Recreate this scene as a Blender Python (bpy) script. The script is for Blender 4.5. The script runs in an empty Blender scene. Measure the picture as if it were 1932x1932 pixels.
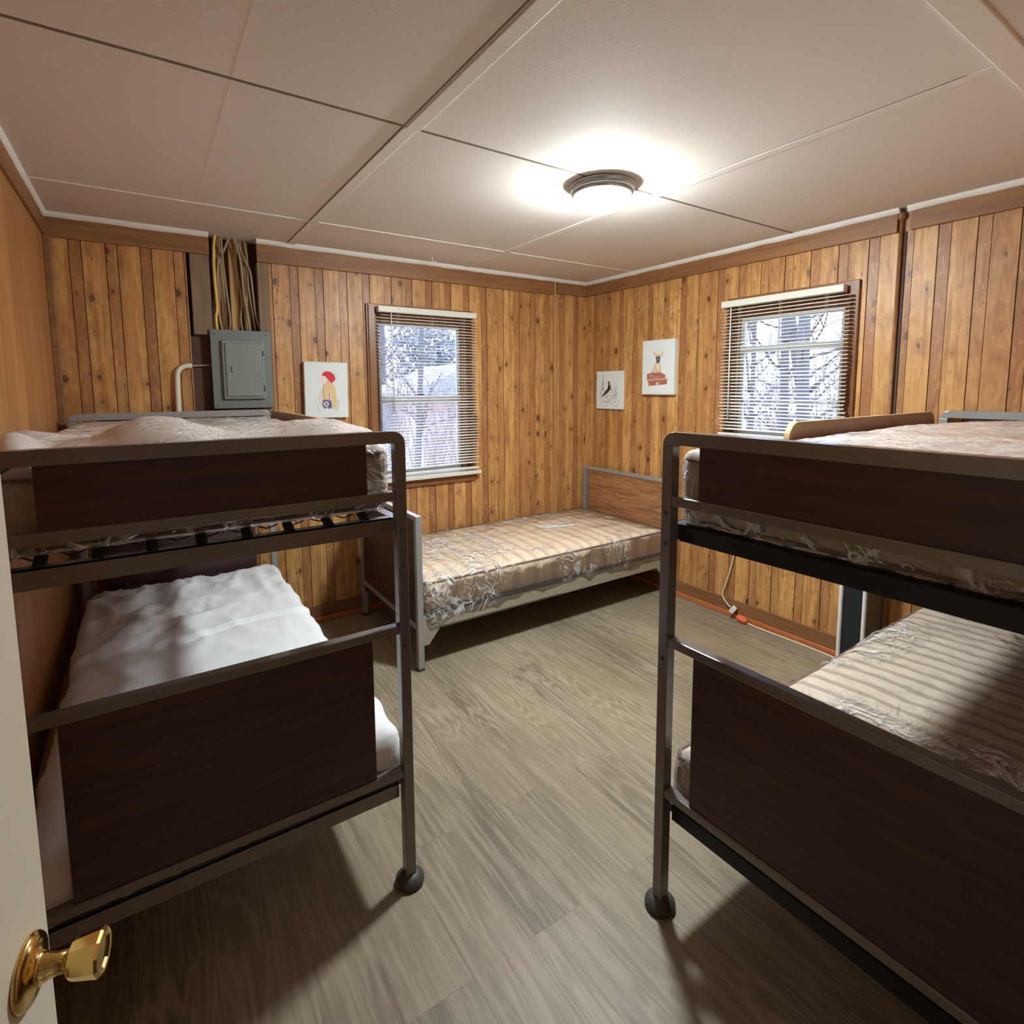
import bpy, bmesh, math, random
from mathutils import Vector, Matrix, noise
from math import sin, cos, pi, radians

random.seed(7)
SC = bpy.context.scene
COL = SC.collection

# ------------------------------------------------------------------ camera
cam_d = bpy.data.cameras.new('camera')
cam = bpy.data.objects.new('camera', cam_d)
COL.objects.link(cam)
yaw, pitch, roll = radians(-33.868), radians(-6.009), radians(-0.3185)
F = Vector((-sin(yaw) * cos(pitch), cos(yaw) * cos(pitch), sin(pitch)))
R0 = Vector((cos(yaw), sin(yaw), 0))
U0 = R0.cross(F)
Rr = R0 * cos(roll) + U0 * sin(roll)
Uu = -R0 * sin(roll) + U0 * cos(roll)
CAM = Vector((-3.1288, -3.5376, 1.5003))
M = Matrix(((Rr.x, Uu.x, -F.x, CAM.x), (Rr.y, Uu.y, -F.y, CAM.y), (Rr.z, Uu.z, -F.z, CAM.z), (0, 0, 0, 1)))
cam.matrix_world = M
cam_d.sensor_fit = 'HORIZONTAL'
cam_d.sensor_width = 36.0
cam_d.lens = 36.0 * 1036.36 / 1932.0
cam_d.shift_x = 0.0
cam_d.shift_y = -(966.0 - 839.28) / 1932.0
cam_d.clip_start = 0.02
SC.camera = cam

# ------------------------------------------------------------------ world and exposure
world = bpy.data.worlds.new('world')
SC.world = world
world.use_nodes = True
wn = world.node_tree.nodes
wl = world.node_tree.links
wn.clear()
w_out = wn.new('ShaderNodeOutputWorld')
w_bg = wn.new('ShaderNodeBackground')
w_tc = wn.new('ShaderNodeTexCoord')
w_no = wn.new('ShaderNodeTexNoise')
w_no.inputs['Scale'].default_value = 2.2
w_no.inputs['Detail'].default_value = 3
w_rp = wn.new('ShaderNodeValToRGB')
w_rp.color_ramp.elements[0].position = 0.40
w_rp.color_ramp.elements[0].color = (0.42, 0.55, 1.0, 1)
w_rp.color_ramp.elements[1].position = 0.60
w_rp.color_ramp.elements[1].color = (0.72, 0.80, 1.0, 1)
wl.new(w_tc.outputs['Generated'], w_no.inputs['Vector'])
wl.new(w_no.outputs['Fac'], w_rp.inputs['Fac'])
wl.new(w_rp.outputs['Color'], w_bg.inputs['Color'])
w_bg.inputs['Strength'].default_value = 3.4
wl.new(w_bg.outputs['Background'], w_out.inputs['Surface'])

SC.view_settings.view_transform = 'Standard'
SC.view_settings.look = 'None'
SC.view_settings.exposure = 1.0
SC.view_settings.gamma = 1.0
SC.view_settings.use_curve_mapping = False
LAMP_STRENGTH = 262.0

# ------------------------------------------------------------------ materials
MATS = {}


class NT:
    def __init__(s, name):
        s.m = bpy.data.materials.new(name)
        s.m.use_nodes = True
        s.n = s.m.node_tree.nodes
        s.l = s.m.node_tree.links
        s.b = s.n['Principled BSDF']
        MATS[name] = s.m

    def node(s, t, ins=None, **kw):
        nd = s.n.new(t)
        for k, v in kw.items():
            setattr(nd, k, v)
        for k, v in (ins or {}).items():
            s.set(nd.inputs[k], v)
        return nd

    def set(s, sock, v):
        if isinstance(v, bpy.types.NodeSocket):
            s.l.new(v, sock)
        else:
            sock.default_value = v

    def math(s, op, a, b=0.0, c=0.0, clamp=False):
        nd = s.n.new('ShaderNodeMath')
        nd.operation = op
        nd.use_clamp = clamp
        s.set(nd.inputs[0], a)
        s.set(nd.inputs[1], b)
        s.set(nd.inputs[2], c)
        return nd.outputs[0]

    def step(s, v, lo, hi):
        nd = s.n.new('ShaderNodeMapRange')
        nd.interpolation_type = 'SMOOTHSTEP'
        s.set(nd.inputs['Value'], v)
        s.set(nd.inputs['From Min'], lo)
        s.set(nd.inputs['From Max'], hi)
        return nd.outputs['Result']

    def mix(s, f, a, b, mode='MIX'):
        nd = s.n.new('ShaderNodeMix')
        nd.data_type = 'RGBA'
        nd.blend_type = mode
        s.set(nd.inputs[0], f)
        s.set(nd.inputs[6], a)
        s.set(nd.inputs[7], b)
        return nd.outputs[2]

    def coords(s, kind='Object', scale=(1, 1, 1), rot=(0, 0, 0), loc=(0, 0, 0)):
        tc = s.n.new('ShaderNodeTexCoord')
        mp = s.n.new('ShaderNodeMapping')
        mp.inputs['Scale'].default_value = scale
        mp.inputs['Rotation'].default_value = rot
        mp.inputs['Location'].default_value = loc
        s.l.new(tc.outputs[kind], mp.inputs['Vector'])
        return mp.outputs['Vector']

    def noise(s, vec, scale, detail=2, rough=.5, dist=0):
        nd = s.n.new('ShaderNodeTexNoise')
        s.l.new(vec, nd.inputs['Vector'])
        nd.inputs['Scale'].default_value = scale
        nd.inputs['Detail'].default_value = detail
        nd.inputs['Roughness'].default_value = rough
        nd.inputs['Distortion'].default_value = dist
        return nd.outputs['Fac']

    def bump(s, h, strength=.3, dist=.01):
        nd = s.n.new('ShaderNodeBump')
        nd.inputs['Strength'].default_value = strength
        nd.inputs['Distance'].default_value = dist
        s.l.new(h, nd.inputs['Height'])
        s.l.new(nd.outputs['Normal'], s.b.inputs['Normal'])
        return nd.outputs['Normal']


def C4(c):
    return (c[0], c[1], c[2], 1.0)


def plain(name, col, rough=.5, metal=0.0, bump=0.0, bscale=60, var=0.0):
    t = NT(name)
    t.b.inputs['Roughness'].default_value = rough
    t.b.inputs['Metallic'].default_value = metal
    v = t.coords()
    nz = t.noise(v, bscale, 4, .6)
    if var:
        c = t.mix(nz, C4([x * (1 - var) for x in col]), C4([min(1, x * (1 + var)) for x in col]))
        t.set(t.b.inputs['Base Color'], c)
    else:
        t.b.inputs['Base Color'].default_value = C4(col)
    if bump:
        t.bump(nz, bump, .003)
    return t.m


def wood_wall():
    t = NT('knotty_pine')
    v = t.coords()
    at = t.node('ShaderNodeAttribute', attribute_name='tone')
    tone = at.outputs['Fac']
    # shift per board so that no figure runs over a joint
    sep = t.node('ShaderNodeSeparateXYZ', {0: v})
    off = t.math('MULTIPLY', tone, 37.0)
    cmb = t.node('ShaderNodeCombineXYZ', {0: sep.outputs[0], 1: off, 2: t.math('ADD', sep.outputs[2], off)})
    vv = cmb.outputs[0]
    # knots
    mp = t.node('ShaderNodeMapping', {'Vector': vv, 'Scale': (14.0, 1.0, 8.5)})
    vo = t.node('ShaderNodeTexVoronoi', {'Vector': mp.outputs[0], 'Scale': 1.0, 'Randomness': 1.0})
    d = vo.outputs['Distance']
    sc = t.node('ShaderNodeSeparateColor', {0: vo.outputs['Color']})
    big = t.math('MULTIPLY', t.math('POWER', sc.outputs[0], 2.2), 0.20)
    dn = t.math('ADD', d, t.math('MULTIPLY', t.math('SUBTRACT', t.noise(mp.outputs[0], 5, 2), .5), .14))
    core = t.math('SUBTRACT', 1.0, t.step(dn, big, t.math('ADD', big, .07)))
    halo = t.math('SUBTRACT', 1.0, t.step(dn, big, t.math('ADD', big, .45)))
    has = t.step(sc.outputs[0], .38, .50)
    core = t.math('MULTIPLY', core, has)
    halo = t.math('MULTIPLY', halo, has)
    # grain bends round the knots
    gs = t.node('ShaderNodeMapping', {'Vector': vv, 'Scale': (1.0, 1.0, .045)})
    g1 = t.noise(gs.outputs[0], 42, 5, .6, .6)
    gs2 = t.node('ShaderNodeMapping', {'Vector': vv, 'Scale': (1.0, 1.0, .09)})
    g2 = t.noise(gs2.outputs[0], 12, 3, .5, 1.6)
    blot = t.noise(v, 2.1, 3, .55)
    base = t.mix(t.step(tone, 0, 1), C4((.74, .395, .13)), C4((.37, .16, .063)))
    base = t.mix(t.math('MULTIPLY', t.step(g2, .42, .66), .50), base, C4((.37, .135, .038)))
    base = t.mix(t.math('MULTIPLY', t.step(g1, .45, .68), .55), base, C4((.28, .105, .032)))
    base = t.mix(t.math('MULTIPLY', t.step(blot, .45, .75), .25), base, C4((.40, .14, .035)))
    base = t.mix(t.math('MULTIPLY', halo, .50), base, C4((.29, .105, .035)))
    base = t.mix(t.math('MULTIPLY', core, .88), base, C4((.085, .033, .016)))
    mot = t.node('ShaderNodeMapping', {'Vector': vv, 'Scale': (1.0, 1.0, .35)})
    m1 = t.noise(mot.outputs[0], 26, 4, .65, 1.2)
    base = t.mix(t.math('MULTIPLY', t.step(m1, .50, .68), .38), base, C4((.30, .115, .038)))
    base = t.mix(t.math('MULTIPLY', t.step(m1, .50, .34), .25), base, C4((.84, .50, .20)))
    # pin knots
    mp3 = t.node('ShaderNodeMapping', {'Vector': vv, 'Scale': (34.0, 1.0, 15.0)})
    vp = t.node('ShaderNodeTexVoronoi', {'Vector': mp3.outputs[0], 'Scale': 1.0})
    sp3 = t.node('ShaderNodeSeparateColor', {0: vp.outputs['Color']})
    pin = t.math('MULTIPLY', t.math('SUBTRACT', 1.0, t.step(vp.outputs['Distance'], .05, .26)), t.step(sp3.outputs[1], .74, .80))
    base = t.mix(t.math('MULTIPLY', pin, .75), base, C4((.12, .045, .018)))
    dark = t.node('ShaderNodeAttribute', attribute_name='joint').outputs['Fac']
    base = t.mix(dark, base, C4((.08, .03, .012)))
    t.set(t.b.inputs['Base Color'], base)
    t.b.inputs['Roughness'].default_value = .42
    t.set(t.b.inputs['Roughness'], t.math('ADD', .34, t.math('MULTIPLY', g1, .2)))
    t.bump(g1, .25, .002)
    return t.m


def wood_plain(name, c1, c2, axis='Z', rough=.5, scale=28, stretch=.05):
    """streaked board; axis is the grain direction in object space"""
    t = NT(name)
    s = {'X': (stretch, 1, 1), 'Y': (1, stretch, 1), 'Z': (1, 1, stretch)}[axis]
    v = t.coords(scale=s)
    g = t.noise(v, scale, 5, .62, .9)
    g2 = t.noise(v, scale * .3, 2, .5, 1.5)
    c = t.mix(t.step(g, .3, .72), C4(c1), C4(c2))
    c = t.mix(t.math('MULTIPLY', t.step(g2, .45, .7), .5), c, C4(c2))
    t.set(t.b.inputs['Base Color'], c)
    t.b.inputs['Roughness'].default_value = rough
    t.bump(g, .12, .002)
    return t.m


def floor_mat():
    t = NT('oak_plank_floor')
    v = t.coords(rot=(0, 0, radians(90)))
    br = t.node('ShaderNodeTexBrick', {'Vector': v, 'Scale': 1.0, 'Mortar Size': .0010, 'Mortar Smooth': .2,
                                       'Brick Width': 1.22, 'Row Height': .18, 'Bias': 0.0,
                                       'Color1': (0, 0, 0, 1), 'Color2': (1, 1, 1, 1), 'Mortar': (.5, .5, .5, 1)},
                offset=.37, offset_frequency=2, squash=1.0)
    tone = t.node('ShaderNodeSeparateColor', {0: br.outputs['Color']}).outputs[0]
    o = t.coords()
    sp = t.node('ShaderNodeSeparateXYZ', {0: o})
    cb = t.node('ShaderNodeCombineXYZ', {0: sp.outputs[0], 1: t.math('MULTIPLY', sp.outputs[1], .13),
                                         2: t.math('MULTIPLY', tone, 9.0)})
    n1 = t.noise(cb.outputs[0], 8.5, 2, .5, .5)
    # cathedral figure: rings cut lengthwise
    ring = t.math('FRACT', t.math('MULTIPLY', n1, 15.0))
    ring = t.math('ABSOLUTE', t.math('SUBTRACT', ring, .5))
    ringm = t.step(ring, .08, .5)
    fig = t.step(t.noise(o, 1.7, 2), .42, .62)
    cb2 = t.node('ShaderNodeCombineXYZ', {0: sp.outputs[0], 1: t.math('MULTIPLY', sp.outputs[1], .05),
                                          2: t.math('MULTIPLY', tone, 5.0)})
    n2 = t.noise(cb2.outputs[0], 60, 5, .7)
    n3 = t.noise(cb.outputs[0], 3.2, 3, .6)
    n4 = t.noise(o, 300, 2)
    c = t.mix(tone, C4((.222, .172, .108)), C4((.272, .213, .136)))
    c = t.mix(t.math('MULTIPLY', t.step(n3, .48, .66), .62), c, C4((.112, .084, .056)))
    c = t.mix(t.math('MULTIPLY', t.step(n2, .42, .62), .70), c, C4((.36, .285, .195)))
    c = t.mix(t.math('MULTIPLY', t.math('MULTIPLY', ringm, fig), .62), c, C4((.44, .355, .26)))
    c = t.mix(t.math('MULTIPLY', t.step(n4, .5, .8), .25), c, C4((.16, .12, .085)))
    c = t.mix(t.math('MULTIPLY', br.outputs['Fac'], .45), c, C4((.10, .075, .05)))
    t.set(t.b.inputs['Base Color'], c)
    t.b.inputs['Roughness'].default_value = .5
    t.bump(n2, .15, .002)
    return t.m


def ceiling_mat():
    t = NT('ceiling_board')
    v = t.coords()
    n = t.noise(v, 130, 4, .7)
    n2 = t.noise(v, 1.3, 3, .5)
    c = t.mix(n2, C4((.74, .655, .59)), C4((.81, .73, .665)))
    c = t.mix(t.math('MULTIPLY', t.step(n, .4, .7), .18), c, C4((.60, .53, .48)))
    t.set(t.b.inputs['Base Color'], c)
    t.b.inputs['Roughness'].default_value = .8
    t.bump(n, .28, .002)
    return t.m


def laminate():
    t = NT('dark_laminate')
    v = t.coords(scale=(.07, .07, 1))
    g = t.noise(v, 40, 5, .6, .8)
    g2 = t.noise(v, 9, 3, .5, 2.0)
    c = t.mix(t.step(g, .3, .75), C4((.040, .014, .015)), C4((.082, .031, .024)))
    c = t.mix(t.math('MULTIPLY', t.step(g2, .5, .7), .5), c, C4((.034, .012, .011)))
    t.set(t.b.inputs['Base Color'], c)
    t.b.inputs['Roughness'].default_value = .38
    t.bump(g, .08, .001)
    return t.m


def laminate_light():
    t = NT('oak_laminate')
    v = t.coords(scale=(.12, .12, 1))
    g = t.noise(v, 46, 5, .62, 1.4)
    g2 = t.noise(v, 13, 3, .5, 2.6)
    c = t.mix(t.step(g, .3, .72), C4((.47, .225, .095)), C4((.29, .125, .052)))
    c = t.mix(t.math('MULTIPLY', t.step(g2, .48, .62), .55), c, C4((.17, .066, .025)))
    t.set(t.b.inputs['Base Color'], c)
    t.b.inputs['Roughness'].default_value = .4
    return t.m


def mattress_mat(name, ca, cb_, cc, along='Y', pitch=.135):
    """quilted ticking: soft shaded bands across the mattress, fine diamond quilting"""
    t = NT(name)
    v = t.coords()
    sp = t.node('ShaderNodeSeparateXYZ', {0: v})
    a = sp.outputs[1]       # length axis of the mattress
    b = sp.outputs[0]
    w = t.math('MULTIPLY', t.math('SUBTRACT', t.noise(v, 5, 4, .7), .5), .06)
    a2 = t.math('ADD', a, w)
    s = t.math('SINE', t.math('MULTIPLY', a2, 2 * pi / pitch))
    band = t.step(s, .0, .9)
    s2 = t.math('SINE', t.math('MULTIPLY', a2, 2 * pi / (pitch * 1.0 / 4)))
    fine = t.step(s2, .2, 1.0)
    c = t.mix(t.math('MULTIPLY', band, .75), C4(ca), C4(cb_))
    c = t.mix(t.math('MULTIPLY', fine, .3), c, C4(cc))
    t.set(t.b.inputs['Base Color'], c)
    t.b.inputs['Roughness'].default_value = .75
    d1 = t.math('ABSOLUTE', t.math('SINE', t.math('MULTIPLY', t.math('ADD', a, b), pi / .095)))
    d2 = t.math('ABSOLUTE', t.math('SINE', t.math('MULTIPLY', t.math('SUBTRACT', a, b), pi / .095)))
    q = t.math('MULTIPLY', t.math('POWER', d1, .45), t.math('POWER', d2, .45))
    q = t.math('ADD', q, t.math('MULTIPLY', s, .25))
    t.bump(q, .35, .008)
    return t.m


def film_mat(name, milky=.12, tint=(.9, .88, .92), rough=.12, crease=.55):
    """clear polythene: mostly lets light through, with white highlights painted along the creases"""
    t = NT(name)
    out = t.n['Material Output']
    v = t.coords()
    n1 = t.noise(v, 6, 3, .6, 1.0)
    n2 = t.noise(v, 17, 2, .5, .6)
    r1 = t.math('ABSOLUTE', t.math('SUBTRACT', n1, .5))
    r1 = t.math('SUBTRACT', 1.0, t.step(r1, 0.0, .035))
    r2 = t.math('ABSOLUTE', t.math('SUBTRACT', n2, .5))
    r2 = t.math('SUBTRACT', 1.0, t.step(r2, 0.0, .03))
    ends = t.step(t.node('ShaderNodeSeparateXYZ', {0: v}).outputs[1], .85, .0)
    where = t.step(t.math('ADD', t.noise(v, 2.3, 2), t.math('MULTIPLY', ends, .16)), .50, .66)
    cr = t.math('MULTIPLY', t.math('ADD', r1, t.math('MULTIPLY', r2, .7)), where)
    h = t.math('ADD', t.math('MULTIPLY', cr, .7), t.math('MULTIPLY', n1, 1.2))
    bp = t.node('ShaderNodeBump', {'Strength': .8 if crease > .1 else .25, 'Distance': .012, 'Height': h})
    gl = t.node('ShaderNodeBsdfGlossy', {'Color': (1, 1, 1, 1), 'Roughness': rough, 'Normal': bp.outputs[0]})
    df = t.node('ShaderNodeBsdfDiffuse', {'Color': C4(tint)})
    tr = t.node('ShaderNodeBsdfTransparent', {'Color': (1, 1, 1, 1)})
    fr = t.node('ShaderNodeFresnel', {'IOR': 1.35, 'Normal': bp.outputs[0]})
    m1 = t.node('ShaderNodeMixShader')
    t.l.new(t.math('ADD', milky, t.math('MULTIPLY', cr, crease), clamp=True), m1.inputs[0])  # highlights on the creases mixed in as white diffuse streaks
    t.l.new(tr.outputs[0], m1.inputs[1])
    t.l.new(df.outputs[0], m1.inputs[2])
    m2 = t.node('ShaderNodeMixShader')
    t.l.new(t.math('MULTIPLY', fr.outputs[0], .9, clamp=True), m2.inputs[0])
    t.l.new(m1.outputs[0], m2.inputs[1])
    t.l.new(gl.outputs[0], m2.inputs[2])
    t.l.new(m2.outputs[0], out.inputs['Surface'])
    return t.m


def glass_mat():
    t = NT('window_glass')
    out = t.n['Material Output']
    gl = t.node('ShaderNodeBsdfGlossy', {'Roughness': .02})
    tr = t.node('ShaderNodeBsdfTransparent', {'Color': (.90, .94, .97, 1)})
    fr = t.node('ShaderNodeFresnel', {'IOR': 1.45})
    m = t.node('ShaderNodeMixShader', {0: fr.outputs[0], 1: tr.outputs[0], 2: gl.outputs[0]})
    t.l.new(m.outputs[0], out.inputs['Surface'])
    return t.m


def emit_mat(name, col, strength):
    t = NT(name)
    t.b.inputs['Base Color'].default_value = C4(col)
    t.b.inputs['Emission Color'].default_value = C4(col)
    t.b.inputs['Emission Strength'].default_value = strength
    t.b.inputs['Roughness'].default_value = .3
    z = t.node('ShaderNodeSeparateXYZ', {0: t.coords()}).outputs[2]
    t.set(t.b.inputs['Emission Strength'], t.math('MULTIPLY', strength, t.math('ADD', .40, t.math('MULTIPLY', t.step(z, -.055, -.098), .60))))
    return t.m


W_WALL = wood_wall()
W_TRIM = wood_plain('pine_fascia', (.36, .165, .058), (.235, .10, .04), 'X', .5, 26, .06)
W_CASE = wood_plain('brown_casing', (.30, .125, .045), (.19, .072, .028), 'Z', .35, 30, .05)
W_BASE = wood_plain('brown_baseboard', (.30, .135, .05), (.19, .08, .032), 'X', .5, 30, .05)
W_SHOE = wood_plain('orange_shoe_moulding', (.62, .20, .065), (.48, .14, .045), 'X', .4, 20, .05)
W_OLD = wood_plain('weathered_board', (.30, .20, .12), (.19, .12, .07), 'Z', .7, 20, .08)
W_RAW = wood_plain('raw_yellow_board', (.62, .38, .15), (.46, .25, .09), 'Z', .6, 16, .08)
W_DARK = plain('dark_recess_board_and_shadow', (.085, .038, .026), .7, 0, .2, 40, .2)
M_LEFT = wood_plain('orange_plywood', (.50, .225, .072), (.33, .135, .042), 'Z', .5, 14, .06)
M_FLOOR = floor_mat()
M_CEIL = ceiling_mat()
M_BATTEN = plain('painted_batten', (.80, .735, .67), .6, 0, .2, 60, .05)
M_SEAM = plain('ceiling_seam_shadow_gap', (.20, .145, .115), .9)
M_WHITE = plain('white_paint', (.88, .85, .80), .45, 0, .15, 50, .04)
M_CREAM = plain('cream_door_paint', (.80, .71, .56), .45, 0, .15, 30, .04)
M_LAM = laminate()
M_OAK = laminate_light()
M_FRAME = plain('bronze_grey_frame_paint', (.205, .178, .168), .27, .35, .1, 90, .12)
M_FRAME2 = plain('light_grey_and_lit_frame_metal', (.40, .395, .39), .30, .4, .1, 90, .08)  # single bed metal; on bunk far ends, lamp light put into the tone
M_FRAME3 = plain('beige_bed_rail_paint', (.40, .36, .27), .4, .15, .1, 90, .08)
M_BLACK = plain('black_steel', (.022, .022, .026), .45, .5)
M_FOOT = plain('dark_rubber_foot', (.055, .05, .045), .5)
M_GUARD = plain('brown_guard_board_face', (.27, .135, .062), .5, 0, .1, 60, .08)
M_GUARDE = plain('pale_plywood_edge', (.72, .47, .22), .5)
M_TICK = mattress_mat('beige_quilted_ticking', (.75, .59, .43), (.50, .35, .24), (.64, .48, .35), pitch=.09)
M_TICK2 = mattress_mat('brown_striped_ticking', (.66, .55, .44), (.31, .23, .175), (.45, .35, .27), pitch=.078)
M_TICKS = mattress_mat('ticking_side', (.74, .57, .40), (.54, .39, .26), (.64, .48, .34), pitch=.14)
M_TICKP = mattress_mat('pale_pink_ticking', (.74, .62, .56), (.60, .48, .43), (.66, .55, .49), pitch=.09)
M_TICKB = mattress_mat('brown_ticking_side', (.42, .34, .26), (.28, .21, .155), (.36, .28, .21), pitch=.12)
M_PIPE = plain('dark_piping', (.16, .10, .08), .7)
M_SHEET = plain('white_sheet', (.84, .83, .84), .75, 0, .35, 26, .02)
M_FILM = film_mat('clear_polythene', .04, (.97, .95, .97), .10)
M_FILM2 = film_mat('milky_polythene', .86, (.82, .73, .69), .16, .16)
M_GLASS = glass_mat()
M_SLAT = plain('cream_blind_slat', (.88, .84, .74), .38)
M_SLATB = plain('cream_blind_rail', (.78, .75, .66), .4)
M_SASH = plain('white_sash_paint', (.70, .72, .74), .4)
M_SASHB = plain('dark_latch_metal', (.05, .05, .06), .4, .6)
M_PANEL = plain('grey_panel_enamel', (.185, .205, .19), .42, .1, .15, 120, .08)
M_PANELD = plain('grey_panel_door_enamel', (.235, .265, .235), .4, .1, .15, 120, .08)
M_CABLE = plain('tan_cable_sheath', (.40, .29, .17), .5, 0, 0, 30, .15)
M_CABLEY = plain('yellow_cable_sheath', (.85, .55, .10), .45)
M_PVC = plain('cream_pvc', (.82, .76, .60), .4)
M_CORD = plain('ivory_cord', (.80, .70, .52), .45)
M_ORANGE = plain('orange_plastic', (.90, .16, .06), .35)
M_BRASS = plain('polished_brass', (.78, .55, .20), .16, 1.0, 0, 30, .06)
M_NICKEL = plain('brushed_nickel', (.34, .34, .33), .32, .85, .1, 160, .08)
M_DOME = emit_mat('lit_frosted_glass', (.87, .98, 1.0), LAMP_STRENGTH)
M_CANVAS = plain('white_canvas', (.80, .83, .82), .8, 0, .3, 300)
M_HALL = plain('hall_paint', (.35, .27, .18), .7)


# ------------------------------------------------------------------ mesh helpers
def finish(name, bm, mats, parent=None, smooth=False, loc=None, rotz=None):
    me = bpy.data.meshes.new(name)
    bmesh.ops.recalc_face_normals(bm, faces=bm.faces[:])
    bm.to_mesh(me)
    bm.free()
    if not isinstance(mats, (list, tuple)):
        mats = [mats]
    for m in mats:
        me.materials.append(m)
    if smooth:
        for p in me.polygons:
            p.use_smooth = True
    o = bpy.data.objects.new(name, me)
    COL.objects.link(o)
    if parent:
        o.parent = parent
    if loc is not None:
        o.location = loc
    if rotz is not None:
        o.rotation_euler = (0, 0, rotz)
    return o


def empty(name, loc=(0, 0, 0), rotz=0):
    o = bpy.data.objects.new(name, None)
    o.empty_display_size = .1
    COL.objects.link(o)
    o.location = loc
    o.rotation_euler = (0, 0, rotz)
    return o


def tag(o, label, cat, group=None):
    o['label'] = label
    o['category'] = cat
    if group:
        o['group'] = group
    return o


def struct(o):
    o['kind'] = 'structure'
    return o


def box(bm, a, b, mi=0, bev=0.0, seg=2):
    lo = [min(a[i], b[i]) for i in range(3)]
    hi = [max(a[i], b[i]) for i in range(3)]
    vs = [bm.verts.new((x, y, z)) for x in (lo[0], hi[0]) for y in (lo[1], hi[1]) for z in (lo[2], hi[2])]
    q = [(0, 1, 3, 2), (4, 6, 7, 5), (0, 4, 5, 1), (2, 3, 7, 6), (0, 2, 6, 4), (1, 5, 7, 3)]
    fs = []
    for f in q:
        fc = bm.faces.new([vs[i] for i in f])
        fc.material_index = mi
        fs.append(fc)
    if bev > 0:
        es = list({e for f in fs for e in f.edges})
        r = bmesh.ops.bevel(bm, geom=es, offset=bev, segments=seg, profile=.5, affect='EDGES')
        for f in r['faces']:
            f.material_index = mi
    return fs


def tube(bm, pts, r, n=8, mi=0, closed=False, cap=True, square=None):
    """swept tube through pts; r is a number or a list"""
    P = [Vector(p) for p in pts]
    rings = []
    N = len(P)
    up = None
    for i, p in enumerate(P):
        if closed:
            d = (P[(i + 1) % N] - P[i - 1])
        else:
            d = (P[min(i + 1, N - 1)] - P[max(i - 1, 0)])
        d = d.normalized() if d.length > 1e-9 else Vector((0, 0, 1))
        if up is None:
            up = Vector((0, 0, 1)) if abs(d.z) < .9 else Vector((1, 0, 0))
        s = d.cross(up)
        if s.length < 1e-6:
            s = d.orthogonal()
        s.normalize()
        up = s.cross(d).normalized()
        rr = r[i] if isinstance(r, (list, tuple)) else r
        ring = []
        for k in range(n):
            a = 2 * pi * k / n + (pi / 4 if n == 4 else 0)
            ring.append(bm.verts.new(p + (s * cos(a) + up * sin(a)) * rr))
        rings.append(ring)
    m = N if closed else N - 1
    for i in range(m):
        A, B = rings[i], rings[(i + 1) % N]
        for k in range(n):
            f = bm.faces.new((A[k], A[(k + 1) % n], B[(k + 1) % n], B[k]))
            f.material_index = mi
            f.smooth = n > 4
    if cap and not closed:
        for ring in (rings[0], rings[-1]):
            f = bm.faces.new(ring)
            f.material_index = mi


def bezier(p, n=12):
    """Catmull-Rom through the points"""
    P = [Vector(q) for q in p]
    P = [P[0] * 2 - P[1]] + P + [P[-1] * 2 - P[-2]]
    out = []
    for i in range(1, len(P) - 2):
        for k in range(n):
            t = k / n
            a, b, c, d = P[i - 1], P[i], P[i + 1], P[i + 2]
            out.append(.5 * ((2 * b) + (c - a) * t + (2 * a - 5 * b + 4 * c - d) * t * t + (3 * b - a - 3 * c + d) * t ** 3))
    out.append(P[-2])
    return out


def lathe(bm, prof, n=32, mi=0, axis=None, org=(0, 0, 0), smooth=True):
    """profile of (radius, height) turned about the axis"""
    org = Vector(org)
    ax = Vector(axis or (0, 0, 1)).normalized()
    u = ax.orthogonal().normalized()
    v = ax.cross(u)
    rings = []
    for r, h in prof:
        if r < 1e-6:
            rings.append([bm.verts.new(org + ax * h)])
        else:
            rings.append([bm.verts.new(org + ax * h + (u * cos(2 * pi * k / n) + v * sin(2 * pi * k / n)) * r) for k in range(n)])
    for A, B in zip(rings, rings[1:]):
        for k in range(n):
            a = [A[k % len(A)], A[(k + 1) % len(A)], B[(k + 1) % len(B)], B[k % len(B)]]
            a = [x for i, x in enumerate(a) if x not in a[:i]]
            if len(a) > 2:
                f = bm.faces.new(a)
                f.smooth = smooth
                f.material_index = mi


def prism(bm, pts, z0, z1, plane='XY', mi=0):
    """extrude a 2D outline; plane gives the two axes of the outline"""
    def mk(p, h):
        if plane == 'XY':
            return (p[0], p[1], h)
        if plane == 'XZ':
            return (p[0], h, p[1])
        return (h, p[0], p[1])
    A = [bm.verts.new(mk(p, z0)) for p in pts]
    B = [bm.verts.new(mk(p, z1)) for p in pts]
    n = len(pts)
    fs = [bm.faces.new(A), bm.faces.new(B)]
    for i in range(n):
        fs.append(bm.faces.new((A[i], A[(i + 1) % n], B[(i + 1) % n], B[i])))
    for f in fs:
        f.material_index = mi
    return fs


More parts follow.
